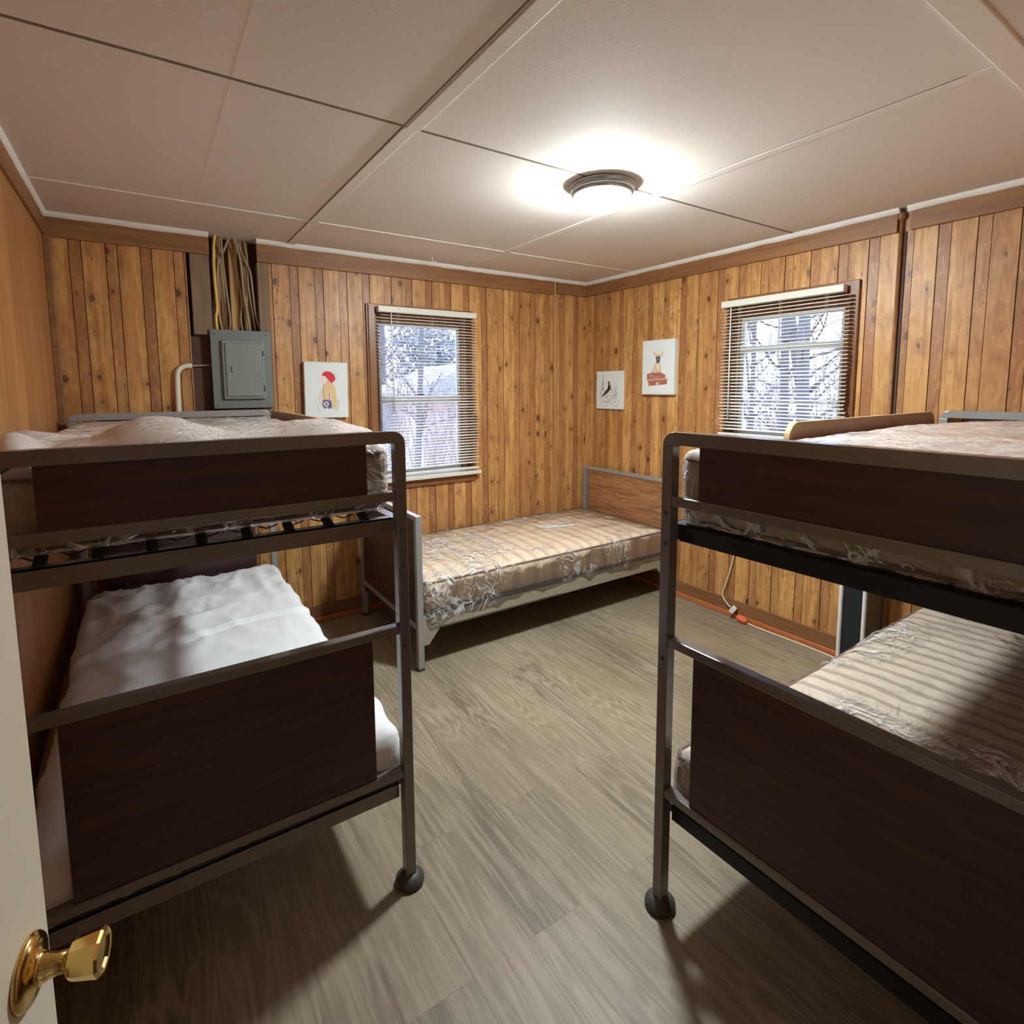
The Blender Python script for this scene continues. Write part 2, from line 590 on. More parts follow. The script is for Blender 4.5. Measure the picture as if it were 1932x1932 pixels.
def rounded_box(bm, lo, hi, r, step, disp=None, mi=0):
    """closed soft box: a gridded box whose edges are rounded to radius r, then displaced"""
    lo, hi = Vector(lo), Vector(hi)
    dims = hi - lo
    n = [max(2, int(round(dims[i] / step))) for i in range(3)]
    n[2] = max(6, n[2])
    cache = {}

    def vert(i, j, k):
        key = (i, j, k)
        if key in cache:
            return cache[key]
        p = Vector((lo.x + dims.x * i / n[0], lo.y + dims.y * j / n[1], lo.z + dims.z * k / n[2]))
        rr = min(r, min(dims) * .5)
        q = Vector([min(max(p[a], lo[a] + rr), hi[a] - rr) for a in range(3)])
        d = p - q
        nn = d.normalized() if d.length > 1e-9 else Vector((0, 0, 1))
        p = q + nn * rr
        if disp:
            p = disp(p, nn)
        v = bm.verts.new(p)
        cache[key] = v
        return v
    faces = []
    for i in range(n[0]):
        for j in range(n[1]):
            faces.append([(i, j, 0), (i, j + 1, 0), (i + 1, j + 1, 0), (i + 1, j, 0)])
            faces.append([(i, j, n[2]), (i + 1, j, n[2]), (i + 1, j + 1, n[2]), (i, j + 1, n[2])])
    for i in range(n[0]):
        for k in range(n[2]):
            faces.append([(i, 0, k), (i + 1, 0, k), (i + 1, 0, k + 1), (i, 0, k + 1)])
            faces.append([(i, n[1], k), (i, n[1], k + 1), (i + 1, n[1], k + 1), (i + 1, n[1], k)])
    for j in range(n[1]):
        for k in range(n[2]):
            faces.append([(0, j, k), (0, j, k + 1), (0, j + 1, k + 1), (0, j + 1, k)])
            faces.append([(n[0], j, k), (n[0], j + 1, k), (n[0], j + 1, k + 1), (n[0], j, k + 1)])
    for f in faces:
        fc = bm.faces.new([vert(*q) for q in f])
        fc.smooth = True
        fc.material_index = mi


# ------------------------------------------------------------------ room shell
H = 2.35
XL, YN = -3.477, -3.62          # left wall, near wall
XR, YB = 0.0, 0.0
TH = .12


def board_wall(name, u0, u1, z0, z1, holes, start, wide=.098, narrow=.0495, mat=None, loc=(0, 0, 0), rotz=0, seed=1, outer=None):
    """vertical boards, wide and narrow by turns; u along the wall, room on the -y side"""
    rnd = random.Random(seed)
    bm = bmesh.new()
    tone = bm.loops.layers.float.new('tone')
    joint = bm.loops.layers.float.new('joint')
    G = .0035
    segs = []   # (u0,u1,depth,tone,joint)
    u = start
    while u > u0:
        u -= wide + narrow
    k = 0
    while u < u1:
        w = wide if k % 2 == 0 else narrow
        tn = rnd.random()
        tn = tn * .55 if k % 2 == 0 else .45 + tn * .55
        segs.append((u, u + w - G, 0.0 if k % 2 == 0 else .003, tn, 0))
        segs.append((u + w - G, u + w, .011, tn, 1))
        u += w
        k += 1
    cuts = sorted({h[0] for h in holes} | {h[1] for h in holes})
    for a, b, dep, tn, jt in segs:
        a, b = max(a, u0), min(b, u1)
        if b - a < 1e-5:
            continue
        xs = [a] + [c for c in cuts if a < c < b] + [b]
        for p, q in zip(xs, xs[1:]):
            mid = (p + q) / 2
            iv = [(z0, z1)]
            for h in holes:
                if h[0] <= mid <= h[1]:
                    new = []
                    for s, e in iv:
                        if h[3] <= s or h[2] >= e:
                            new.append((s, e))
                            continue
                        if h[2] > s:
                            new.append((s, h[2]))
                        if h[3] < e:
                            new.append((h[3], e))
                    iv = new
            for s, e in iv:
                for f in box(bm, (p, dep, s), (q, .03, e)):
                    for lp in f.loops:
                        lp[tone] = tn
                        lp[joint] = jt
    # sheathing behind, cut out at the openings
    ho = outer if outer is not None else holes
    cu = sorted({u0, u1} | {h[0] for h in ho} | {h[1] for h in ho})
    for p, q in zip(cu, cu[1:]):
        iv = [(z0, z1)]
        for h in ho:
            if h[0] <= (p + q) / 2 <= h[1]:
                new = []
                for s, e in iv:
                    if h[3] <= s or h[2] >= e:
                        new.append((s, e))
                        continue
                    if h[2] > s:
                        new.append((s, h[2]))
                    if h[3] < e:
                        new.append((h[3], e))
                iv = new
        for s, e in iv:
            for f in box(bm, (p, .03, s), (q, TH, e)):
                for lp in f.loops:
                    lp[tone] = .5
                    lp[joint] = .5
    o = finish(name, bm, mat or W_WALL, loc=loc, rotz=rotz)
    return struct(o)


# window openings and the electrical niche
W1 = (-1.835, -1.10, .875, 2.0)       # x0,x1,z0,z1 on the back wall
W2 = (1.365, 2.085, 1.165, 2.0)       # distance from the corner along the right wall
NICHE = (-2.883, -2.468, 1.2, 2.40)
board_wall('wall_back', XL, XR, 0, H + .1, [W1, NICHE], -2.447 - .1475 * 8,
           seed=3, outer=[W1, (-2.883, -2.468, 1.2, 2.40)])
# right wall: local u runs from the corner towards the camera, room on the local -y side
board_wall('wall_right', 0, -YN, 0, H + .1, [W2], 1.912 - .1475 * 13 + .0, seed=11, loc=(0, 0, 0), rotz=radians(-90))
bm = bmesh.new()
box(bm, (XL - TH, YN - .1, 0), (XL, YB, H + .1))
struct(finish('wall_left', bm, M_LEFT))
DOOR0, DOOR1 = -3.455, -2.70
bm = bmesh.new()
box(bm, (XL - TH, YN - TH, 0), (DOOR0, YN, H + .1))
box(bm, (DOOR1, YN - TH, 0), (XR + TH, YN, H + .1))
box(bm, (DOOR0, YN - TH, 2.05), (DOOR1, YN, H + .1))
struct(finish('wall_front', bm, M_LEFT))
# a short dim hall behind the doorway keeps the outside out
bm = bmesh.new()
box(bm, (-4.4, YN - 1.6, -.05), (-1.6, YN - 1.5, H + .1))
box(bm, (-4.4, YN - 1.6, -.05), (-4.3, YN - TH, H + .1))
box(bm, (-1.7, YN - 1.6, -.05), (-1.6, YN - TH, H + .1))
struct(finish('wall_hall', bm, M_HALL))
bm = bmesh.new()
box(bm, (XL - TH, YN - 1.6, -.05), (XR + TH, YB + TH, 0))
struct(finish('floor', bm, M_FLOOR))
bm = bmesh.new()
box(bm, (-4.4, YN - 1.6, H), (XR + TH, YB + TH, H + .1))
struct(finish('ceiling', bm, M_CEIL))

# ceiling battens and seams
n_trim = [0]


def trim(bm, mat, loc=None, rotz=None):
    n_trim[0] += 1
    return struct(finish('trim_%d' % n_trim[0], bm, mat, loc=loc, rotz=rotz))


bm = bmesh.new()
box(bm, (-2.362, -1.775, H - .006), (-2.318, YB - .02, H + .001), bev=.002)
box(bm, (-2.356, YN, H - .007), (-2.308, -1.765, H + .001), bev=.002)
trim(bm, M_BATTEN)
bm = bmesh.new()
box(bm, (-1.180, YN, H - .004), (-1.140, YB - .02, H + .001), bev=.0015)
trim(bm, M_BATTEN)
bm = bmesh.new()
box(bm, (XL, -.556, H - .003), (-2.362, -.540, H + .001))
box(bm, (-2.318, -.556, H - .003), (-1.18, -.540, H + .001))
box(bm, (-1.14, -.556, H - .003), (XR, -.540, H + .001))
trim(bm, M_WHITE)
bm = bmesh.new()
box(bm, (XL, -3.035, H - .012), (XR, -2.965, H + .001), bev=.003)
trim(bm, M_BATTEN)
bm = bmesh.new()
for a, b in ((XL, -2.362), (-2.308, -1.18), (-1.14, XR)):
    box(bm, (a, -1.779, H - .0012), (b, -1.767, H + .001))
for a, b in ((YN, -3.035), (-2.965, -1.78), (-1.765, -.02)):
    box(bm, (-2.3665, a, H - .0012), (-2.3615, b, H + .001))
box(bm, (-1.1825, -2.90, H - .0012), (-1.1795, -2.0, H + .001))
trim(bm, M_SEAM)
bm = bmesh.new()
box(bm, (-2.869, -2.6, H - .0006), (-2.867, -.56, H + .001))
trim(bm, M_BATTEN)

# white quarter-round along the ceiling
rndt = random.Random(4)


def crown(bm, a, b, fixed, along):
    n = max(2, int(abs(b - a) / .06))
    prev = None
    for i in range(n + 1):
        s = a + (b - a) * i / n
        w = .024 + rndt.uniform(-.0022, .0022)
        pr = [(0, H - w), (-.008, H - w + .001), (-.018, H - w * .55), (-.024, H), (0, H)]
        ring = []
        for d, z in pr:
            if along == 'X':
                ring.append(bm.verts.new((s, fixed + d, z)))
            elif along == 'Y':
                ring.append(bm.verts.new((fixed + d, s, z)))
            else:
                ring.append(bm.verts.new((fixed - d, s, z)))
        if prev:
            for k in range(5):
                bm.faces.new((prev[k], prev[(k + 1) % 5], ring[(k + 1) % 5], ring[k]))
        else:
            bm.faces.new(ring)
        prev = ring
    bm.faces.new(prev)


bm = bmesh.new()
crown(bm, XL, -2.770, -.020, 'X')
crown(bm, -2.530, XR, -.020, 'X')
trim(bm, M_WHITE)
bm = bmesh.new()
crown(bm, YB - .02, -2.296, -.020, 'Y')
crown(bm, -2.330, YN, -.020, 'Y')
trim(bm, M_WHITE)
bm = bmesh.new()
crown(bm, YB - .02, YN, XL + .001, 'Y-')
trim(bm, M_WHITE)
# fascia boards under it
bm = bmesh.new()
box(bm, (XL, -.020, 2.236), (-2.770, 0, H), bev=.002)
box(bm, (-2.528, -.020, 2.228), (-.345, 0, H), bev=.002)
box(bm, (-.320, -.020, 2.240), (XR, 0, H), bev=.002)
trim(bm, W_TRIM)
bm = bmesh.new()
box(bm, (0, -.020, 2.240), (2.285, 0, H), bev=.002)
box(bm, (2.342, -.020, 2.240), (-YN, 0, H), bev=.002)
trim(bm, W_TRIM, rotz=radians(-90))
bm = bmesh.new()
box(bm, (XL, -.045, 0), (XL + .020, YN, H - .024), bev=.002)
bm.free()
bm = bmesh.new()
box(bm, (0, -.012, 2.245), (3.58, 0, H - .001), bev=.002)
trim(bm, W_TRIM, loc=(XL, YN + .02, 0), rotz=radians(90))
# corner post left
bm = bmesh.new()
box(bm, (XL, -.030, 0), (XL + .028, 0, 2.236), bev=.003)
trim(bm, W_TRIM)
# baseboards
bm = bmesh.new()
box(bm, (0, -.014, 0), (-YN, 0, .112), bev=.003)
struct(finish('baseboard_right', bm, W_BASE, rotz=radians(-90)))
bm = bmesh.new()
box(bm, (XL, -.014, 0), (XR, 0, .112), bev=.003)
struct(finish('baseboard_back', bm, W_BASE))
bm = bmesh.new()
box(bm, (.014, -.030, 0), (-YN, -.014, .034), bev=.006)
trim(bm, W_SHOE, rotz=radians(-90))
bm = bmesh.new()
box(bm, (XL, -.030, 0), (-.030, -.014, .034), bev=.006)
trim(bm, W_SHOE)
# the white moulding edge at the foot of the near wall jamb
bm = bmesh.new()
box(bm, (DOOR1, YN - TH, 0), (DOOR1 + .06, YN + .012, 2.10))
box(bm, (DOOR0 - .02, YN - TH, 0), (DOOR0, YN + .012, 2.10))
box(bm, (DOOR0, YN - TH, 2.04), (DOOR1, YN + .012, 2.10))
trim(bm, M_CREAM)


# ------------------------------------------------------------------ windows
def window(name, x0, x1, z0, z1, rails, glassspan, rotz, case_l=.045, case_r=.0, stool=True, sash_mat=None):
    """opening in local wall coordinates; panes sit .07-.09 m behind the boards"""
    root = empty(name, (0, 0, 0), rotz)
    struct(root)
    gx0, gx1, gz0, gz1 = glassspan
    bm = bmesh.new()      # reveal
    box(bm, (x0, .001, z0), (x0 + .012, TH, z1))
    box(bm, (x1 - .012, .001, z0), (x1, TH, z1))
    box(bm, (x0 + .012, .001, z1 - .012), (x1 - .012, TH, z1))
    box(bm, (x0 + .012, .001, z0), (x1 - .012, TH, z0 + .012))
    # casing boards on the room side
    box(bm, (x0 - case_l, -.018, z0), (x0 + .002, 0, z1 + .045), bev=.004)
    box(bm, (x0 - case_l - .012, -.012, z0), (x0 - case_l, 0, z1 + .045), bev=.003)
    if case_r:
        box(bm, (x1 - .002, -.018, z0), (x1 + case_r, 0, z1 + .045), bev=.004)
    box(bm, (x0 - case_l, -.017, z1 - .002), (x1 + case_r, 0, z1 + .045), bev=.004)
    # stops: brown frame between reveal and glass
    box(bm, (x0 + .012, .045, z0 + .012), (gx0, TH - .01, z1 - .012))
    box(bm, (gx1, .045, z0 + .012), (x1 - .012, TH - .01, z1 - .012))
    box(bm, (gx0, .045, gz1), (gx1, TH - .01, z1 - .012))
    finish('window_frame', bm, W_CASE, root)
    if stool:
        bm = bmesh.new()
        box(bm, (x0 - .05, -.058, z0 - .012), (x1 + .035, .05, z0 + .014), bev=.004)
        finish('window_sill', bm, M_SLATB, root)
        bm = bmesh.new()
        box(bm, (x0 - .03, -.020, z0 - .065), (x1 + .015, 0, z0 - .013), bev=.006)
        finish('apron', bm, W_CASE, root)
    bm = bmesh.new()
    for a, b, d0, d1 in rails:
        box(bm, (gx0, d0, a), (gx1, d1, b), bev=.002)
    st = .020
    box(bm, (gx0, .060, gz0), (gx0 + st, .085, gz1))
    box(bm, (gx1 - st, .060, gz0), (gx1, .085, gz1))
    box(bm, (gx0 + st, .060, gz1 - .02), (gx1 - st, .085, gz1))
    box(bm, (gx0 + st, .060, gz0), (gx1 - st, .085, gz0 + .03))
    finish('sash', bm, sash_mat or M_SASH, root)
    bm = bmesh.new()
    box(bm, (gx0 + st, .070, gz0 + .03), (gx1 - st, .074, gz1 - .02))
    finish('pane', bm, M_GLASS, root)
    return root


w1 = window('window_1', W1[0], W1[1], W1[2], W1[3],
            [(1.400, 1.418, .05, .09), (1.425, 1.445, .045, .09)], (-1.795, -1.175, .905, 1.935), 0)
bm = bmesh.new()
box(bm, (-1.52, .035, 1.447), (-1.475, .05, 1.458), bev=.002)
finish('sash_latch', bm, M_SASHB, w1)
w2 = window('window_2', W2[0], W2[1], W2[2], W2[3],
            [(1.705, 1.745, .05, .09), (1.385, 1.400, .05, .09), (1.405, 1.418, .052, .088)], (1.41, 2.035, 1.185, 1.925),
            radians(-90), case_l=.0, case_r=.045)
bm = bmesh.new()
box(bm, (1.70, .035, 1.75), (1.74, .05, 1.76), bev=.002)
finish('sash_latch', bm, M_SASHB, w2)


def blind(name, x0, x1, ztop, zbot, rotz, wandx, wandz, label, sag=0.0, slat_off=0.0, railx=None, droop=None, slat_tilt=.003):
    root = empty(name, (0, 0, 0), rotz)
    tag(root, label, 'window blind', 'slatted blinds at the windows')
    Y0 = -.046
    a, b = railx or (x0, x1)
    bm = bmesh.new()
    box(bm, (a, Y0 - .022, ztop - .038), (b, Y0 + .022, ztop), bev=.003)
    finish('headrail', bm, M_SLATB, root)
    pitch = .0205
    zs = []
    z = ztop - .055
    while z > zbot + .03:
        zs.append(z)
        z -= pitch
    bm = bmesh.new()
    rnd = random.Random(5)
    for i, z in enumerate(zs):
        tilt = rnd.uniform(-.0008, .0008) + slat_tilt
        xo = rnd.uniform(-.002, .002) * (1 + 2 * (i > len(zs) * .75))
        drop = (droop(i, len(zs)) if droop else 0)
        n = 6
        A, B, Cc, D = [], [], [], []
        for k in range(n + 1):
            x = x0 + xo + (x1 - x0) * k / n
            zz = z - drop * (k / n)
            A.append(bm.verts.new((x, Y0 - .0125, zz - tilt)))
            B.append(bm.verts.new((x, Y0, zz + .0022)))
            Cc.append(bm.verts.new((x, Y0 + .0125, zz + tilt)))
        for k in range(n):
            for P, Q in ((A, B), (B, Cc)):
                f = bm.faces.new((P[k], P[k + 1], Q[k + 1], Q[k]))
                f.smooth = True
    o = finish('slats', bm, M_SLAT, root)
    md = o.modifiers.new('solid', 'SOLIDIFY')
    md.thickness = .0006
    bm = bmesh.new()
    box(bm, (x0, Y0 - .014, zbot), (x1, Y0 + .014, zbot + .014), bev=.002)
    finish('bottom_rail', bm, M_SLATB, root)
    bm = bmesh.new()
    w = x1 - x0
    for fx in (.16, .5, .84):
        x = x0 + w * fx
        for dy in (-.0145, .0145):
            tube(bm, [(x, Y0 + dy, ztop - .04), (x, Y0 + dy, zbot + .01)], .0007, 5)
        tube(bm, [(x + .008, Y0 - .0148, ztop - .04), (x + .008, Y0 - .0148, zbot + .01)], .0006, 5)
    finish('ladder_cord', bm, M_CORD, root)
    bm = bmesh.new()
    tube(bm, [(wandx, Y0 - .024, ztop - .045), (wandx + .004, Y0 - .026, wandz)], .004, 6)
    finish('tilt_wand', bm, M_SLATB, root)
    return root


blind('window_blind', -1.815, -1.085, 2.028, .905, 0, -1.745, 1.335,
      'cream slatted blind over the taller window, behind the left bunk and single bed', railx=(-1.828, -1.10),
      droop=lambda i, n: -.010 * max(0, (i - n * .5) / n))
blind('window_blind', 1.345, 2.105, 2.024, 1.190, radians(-90), 1.418, 1.30,
      'cream slatted blind over the shorter window right of the dog picture', railx=(1.345, 2.075), slat_tilt=.0036)

# ------------------------------------------------------------------ electrical niche
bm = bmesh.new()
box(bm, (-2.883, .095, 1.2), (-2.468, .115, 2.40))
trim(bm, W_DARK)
bm = bmesh.new()
box(bm, (-2.665, .066, 1.83), (-2.622, .094, 2.36), bev=.002)
box(bm, (-2.600, .066, 1.83), (-2.560, .094, 2.36), bev=.002)
box(bm, (-2.725, .070, 1.83), (-2.692, .094, 2.36), bev=.002)
trim(bm, W_RAW)
bm = bmesh.new()
box(bm, (-2.866, -.004, 1.80), (-2.772, .05, 2.236), bev=.003)
box(bm, (-2.528, -.004, 1.20), (-2.470, .05, 2.228), bev=.003)
trim(bm, W_OLD)
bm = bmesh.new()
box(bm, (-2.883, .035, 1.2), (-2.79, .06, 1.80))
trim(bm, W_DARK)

root = tag(empty('breaker_box', (-2.635, 0, 1.387)), 'grey metal breaker panel set in the wood wall under a bundle of cables', 'breaker box')
bm = bmesh.new()
box(bm, (-.13, .0, .01), (.13, .08, .43))
finish('back_box', bm, M_PANEL, root)
bm = bmesh.new()
box(bm, (-.157, -.024, 0), (.157, -.008, .444), bev=.003)
cov = finish('cover_plate', bm, M_PANEL, root)
for sx in (-.135, .135):
    for sz in (.022, .42):
        bm = bmesh.new()
        lathe(bm, [(0, .0), (.005, .0), (.004, .003), (0, .004)], 10, axis=(0, -1, 0), org=(sx, -.024, sz))
        finish('screw', bm, M_NICKEL, cov)
bm = bmesh.new()
box(bm, (-.105, -.046, .052), (.115, -.024, .385), bev=.007)
box(bm, (-.090, -.052, .068), (.102, -.045, .370), bev=.005)
dr = finish('panel_door', bm, M_PANELD, root)
bm = bmesh.new()
box(bm, (-.062, -.058, .205), (-.048, -.050, .238), bev=.003)
finish('latch', bm, M_NICKEL, dr)
for z in (.10, .30):
    bm = bmesh.new()
    tube(bm, [(.110, -.047, z), (.110, -.047, z + .03)], .005, 8)
    finish('hinge', bm, M_PANEL, dr)

CG = 'cables above the breaker panel'
cab = [
    ([(-2.729, 2.37), (-2.743, 2.286), (-2.747, 2.124), (-2.742, 1.961), (-2.751, 1.905), (-2.750, 1.825)], .0065, M_CABLEY, .020, 'single bright yellow cable, leftmost in the bundle above the breaker panel'),
    ([(-2.700, 2.37), (-2.702, 2.25), (-2.690, 2.05), (-2.680, 1.90), (-2.685, 1.825)], .0042, M_CABLE, .018, None),
    ([(-2.655, 2.37), (-2.690, 2.28), (-2.724, 2.20), (-2.736, 2.05), (-2.738, 1.96), (-2.722, 1.825)], .0050, M_CABLE, .030, None),
    ([(-2.712, 2.37), (-2.712, 2.22), (-2.704, 2.06), (-2.699, 1.90), (-2.706, 1.825)], .0045, M_CABLE, .050, None),
    ([(-2.645, 2.37), (-2.612, 2.24), (-2.602, 2.06), (-2.588, 1.93), (-2.578, 1.825)], .0058, M_CABLE, .018, None),
    ([(-2.632, 2.37), (-2.595, 2.26), (-2.560, 2.17), (-2.551, 2.05), (-2.540, 1.92), (-2.517, 1.825)], .0052, M_CABLE, .030, None),
    ([(-2.606, 2.37), (-2.592, 2.22), (-2.580, 2.05), (-2.590, 1.93), (-2.588, 1.84), (-2.588, 1.825)], .0040, M_CABLE, .052, None),
    ([(-2.582, 2.37), (-2.570, 2.23), (-2.572, 2.10), (-2.556, 1.95), (-2.545, 1.825)], .0050, M_CABLE, .044, None),
    ([(-2.625, 2.37), (-2.628, 2.20), (-2.612, 2.02), (-2.620, 1.90), (-2.613, 1.825)], .0045, M_CABLE, .048, None),
    ([(-2.740, 2.37), (-2.733, 2.26), (-2.722, 2.12), (-2.728, 1.98), (-2.737, 1.825)], .0040, M_CABLE, .048, None),
]
TANS = sorted(c[0][-1][0] for c in cab if not c[4])
ORD = ['first, next to the yellow one,', 'second from the left', 'third from the left', 'fourth from the left', 'middle', 'fourth from the right', 'third from the right', 'second from the right', 'rightmost']
for pts, r, m, yy, lab in cab:
    bm = bmesh.new()
    tube(bm, bezier([(x, yy, z) for x, z in pts], 8), r * 1.25, 8)
    o = finish('electrical_cable', bm, m)
    k = TANS.index(pts[-1][0]) if not lab else 0
    tag(o, lab or ORD[k] + ' tan cable entering the top of the grey breaker panel', 'cable', CG)

bm = bmesh.new()
tube(bm, bezier([(-2.966, -.018, .9), (-2.966, -.018, 1.3), (-2.962, -.018, 1.53), (-2.955, -.018, 1.595), (-2.925, -.018, 1.622), (-2.888, -.018, 1.626)], 8), .0135, 12)
o = finish('wall_conduit', bm, M_PVC)
tag(o, 'cream plastic conduit elbow on the wall left of the breaker panel', 'conduit')
bm = bmesh.new()
tube(bm, [(-2.888, -.018, 1.628), (-2.865, .005, 1.628), (-2.80, .02, 1.633), (-2.76, .02, 1.633)], .0042, 8)
finish('wire_end', bm, M_CABLE, o)

# vertical pipes on the walls
bm = bmesh.new()
tube(bm, [(-.010, -2.300, .0), (-.010, -2.300, 2.30)], .009, 10)
lathe(bm, [(0, 0), (.016, 0), (.018, .02), (.012, .034), (0, .034)], 14, org=(-.010, -2.300, 2.298))
box(bm, (-.0025, -2.322, 0), (.004, -2.304, 2.24), mi=1)  # dark strip painted on the wall as the pipe's shadow
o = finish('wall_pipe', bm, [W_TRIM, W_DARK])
tag(o, 'thin brown painted pipe running up the wall right of the shorter window', 'pipe')
bm = bmesh.new()
box(bm, (-.352, -.024, .0), (-.336, .0, 2.33), bev=.003)
o = finish('wall_pipe', bm, W_RAW)
tag(o, 'slim pale vertical strip up the back wall near the corner', 'pipe')

# ------------------------------------------------------------------ ceiling lamp
root = tag(empty('ceiling_lamp', (-1.452, -1.738, H)), 'round flush ceiling light with a grey metal rim and lit frosted bowl', 'ceiling lamp')
bm = bmesh.new()
lathe(bm, [(0, 0), (.132, 0), (.136, -.006), (.134, -.013), (.126, -.017), (.125, -.021), (.132, -.025), (.133, -.032), (.127, -.044), (.116, -.050), (.112, -.044), (.0, -.040)], 56)
finish('rim', bm, M_NICKEL, root)
bm = bmesh.new()
lathe(bm, [(.111, -.045)] + [(.111 * cos(a), -.050 - .062 * sin(a)) for a in [k * pi / 24 for k in range(1, 12)]] + [(0, -.112)], 48)
finish('glass_bowl', bm, M_DOME, root)
bm = bmesh.new()
lathe(bm, [(0, -.108), (.014, -.110), (.013, -.114), (.006, -.117), (.0065, -.126), (.004, -.131), (0, -.132)], 18)
finish('finial', bm, M_NICKEL, root)

# small hook and flakes
bm = bmesh.new()
tube(bm, bezier([(-1.49, -.17, H + .002), (-1.49, -.17, H - .015), (-1.482, -.165, H - .026), (-1.470, -.16, H - .030), (-1.460, -.155, H - .024), (-1.462, -.155, H - .016)], 6), .0028, 8)
o = finish('ceiling_hook', bm, M_WHITE)
tag(o, 'small white hook screwed into the ceiling near the back wall', 'hook')


# ------------------------------------------------------------------ beds
def fbox(name, a, b, mat, parent, bev=.003):
    bm = bmesh.new()
    box(bm, a, b, bev=bev)
    return finish(name, bm, mat, parent)


def end_frame(root, y, s, W, ztop, mids, panels, mat, post_w=.031, post_d=.034, discs=True, top_h=.030, panel_mat=None, bolts=()):
    """one end: bent tube posts + top rail, crossbars and panels. s=+1 if the room side faces -y"""
    hw = W / 2
    r = .036
    # bent tube: posts and top as one bent outline, split into three parts
    yy0, yy1 = (y, y + post_d) if s > 0 else (y - post_d, y)
    for sx in (-1, 1):
        bm = bmesh.new()
        box(bm, (sx * hw, yy0, .022), (sx * (hw - post_w), yy1, ztop - r), bev=.003)
        p = finish('post', bm, mat, root)
        if discs:
            bm = bmesh.new()
            lathe(bm, [(0, 0), (.039, 0), (.044, .008), (.042, .020), (.030, .031), (.020, .036), (0, .036)], 24,
                  org=(sx * (hw - post_w / 2), (yy0 + yy1) / 2, 0))
            finish('foot', bm, M_FOOT, p)
        for bz in bolts:
            bm = bmesh.new()
            lathe(bm, [(0, 0), (.006, 0), (.005, .003), (0, .004)], 10, axis=(0, -s, 0), org=(sx * (hw - post_w / 2), y, bz))
            finish('bolt', bm, M_FOOT, p)
    bm = bmesh.new()
    outer, inner = [], []
    n = 8
    for k in range(n + 1):
        a = pi / 2 * k / n
        outer.append((-hw + r - r * cos(a), ztop - r + r * sin(a)))
        ri = max(r - post_w, .002)
        ci = r
        inner.append((-hw + ci - ri * cos(a), ztop - r + min(ri, r - top_h) * sin(a) + 0.0))
    inner = [(-hw + post_w, ztop - r)] + [(-hw + post_w + .004, ztop - top_h)]
    L = outer
    Rr_ = [(-x, z) for x, z in reversed(L)]
    pts = L + Rr_ + [(hw - post_w, ztop - r), (hw - post_w - .004, ztop - top_h), (-hw + post_w + .004, ztop - top_h), (-hw + post_w, ztop - r)]
    prism(bm, pts, yy0, yy1, 'XZ')
    es = [e for e in bm.edges if abs(e.verts[0].co.y - e.verts[1].co.y) < 1e-6]
    bmesh.ops.bevel(bm, geom=es, offset=.003, segments=2, profile=.5, affect='EDGES')
    finish('top_rail', bm, mat, root)
    for a, b in mids:
        fbox('crossbar', (-hw + post_w, yy0 + .002, a), (hw - post_w, yy1 - .002, b), mat, root)
    for a, b in panels:
        ym = (yy0 + yy1) / 2
        bm = bmesh.new()
        box(bm, (-hw + .110, ym - .010, a), (hw - .110, ym + .010, b), bev=.002)
        finish('end_panel', bm, panel_mat or M_LAM, root)


def spring_deck(root, L, W, ztop, y0=.036, coils=8, bar_d=.03, lift=0.0):
    hw = W / 2
    t = .004
    # angle-iron end bars and side rails
    for yy, sg in ((y0, 1), (L - y0, -1)):
        bm = bmesh.new()
        box(bm, (-hw + .034, yy, ztop - .045), (hw - .034, yy + sg * t, ztop))
        box(bm, (-hw + .034, yy, ztop - t), (hw - .034, yy + sg * bar_d, ztop))
        finish('spring_bar', bm, M_BAR, root)
    for sx in (-1, 1):
        bm = bmesh.new()
        box(bm, (sx * (hw - .004), .036, ztop - .052), (sx * (hw - .008), L - .036, ztop + .0))
        box(bm, (sx * (hw - .004), .036, ztop - .004), (sx * (hw - .036), L - .036, ztop))
        finish('side_rail', bm, M_BAR, root)
    # coil springs that pull the link net tight
    zc = ztop - .012 + lift
    for k in range(coils):
        x = -hw + .10 + (W - .20) * k / (coils - 1)
        for yy, sg in ((y0 + .012, 1), (L - y0 - .012, -1)):
            if sg < 0 and k % 2:
                continue
            bm = bmesh.new()
            pts = []
            for i in range(61):
                a = i * 2 * pi / 7.5
                pts.append((x + .0105 * cos(a), yy + sg * .058 * i / 60, zc - lift * (1 - i / 60) * .7 + .0105 * sin(a)))
            tube(bm, pts, .0026, 5)
            finish('coil_spring', bm, M_BLACK, root)
    bm = bmesh.new()
    for yy in [y0 + .07 + k * (L - 2 * y0 - .14) / 12 for k in range(13)]:
        n = 48
        tube(bm, [(-hw + .05 + (W - .1) * i / n, yy + .010 * sin(i * pi / 2 + .6), zc + .005 * cos(i * pi / 2)) for i in range(n + 1)], .0024, 4)
    for k in range(9):
        x = -hw + .10 + (W - .20) * k / 8
        tube(bm, [(x, y0 + .06, zc - .002), (x, L - y0 - .06, zc - .002)], .0014, 4)
    o = finish('spring_net', bm, M_BLACK, root)


M_BAR = M_FRAME


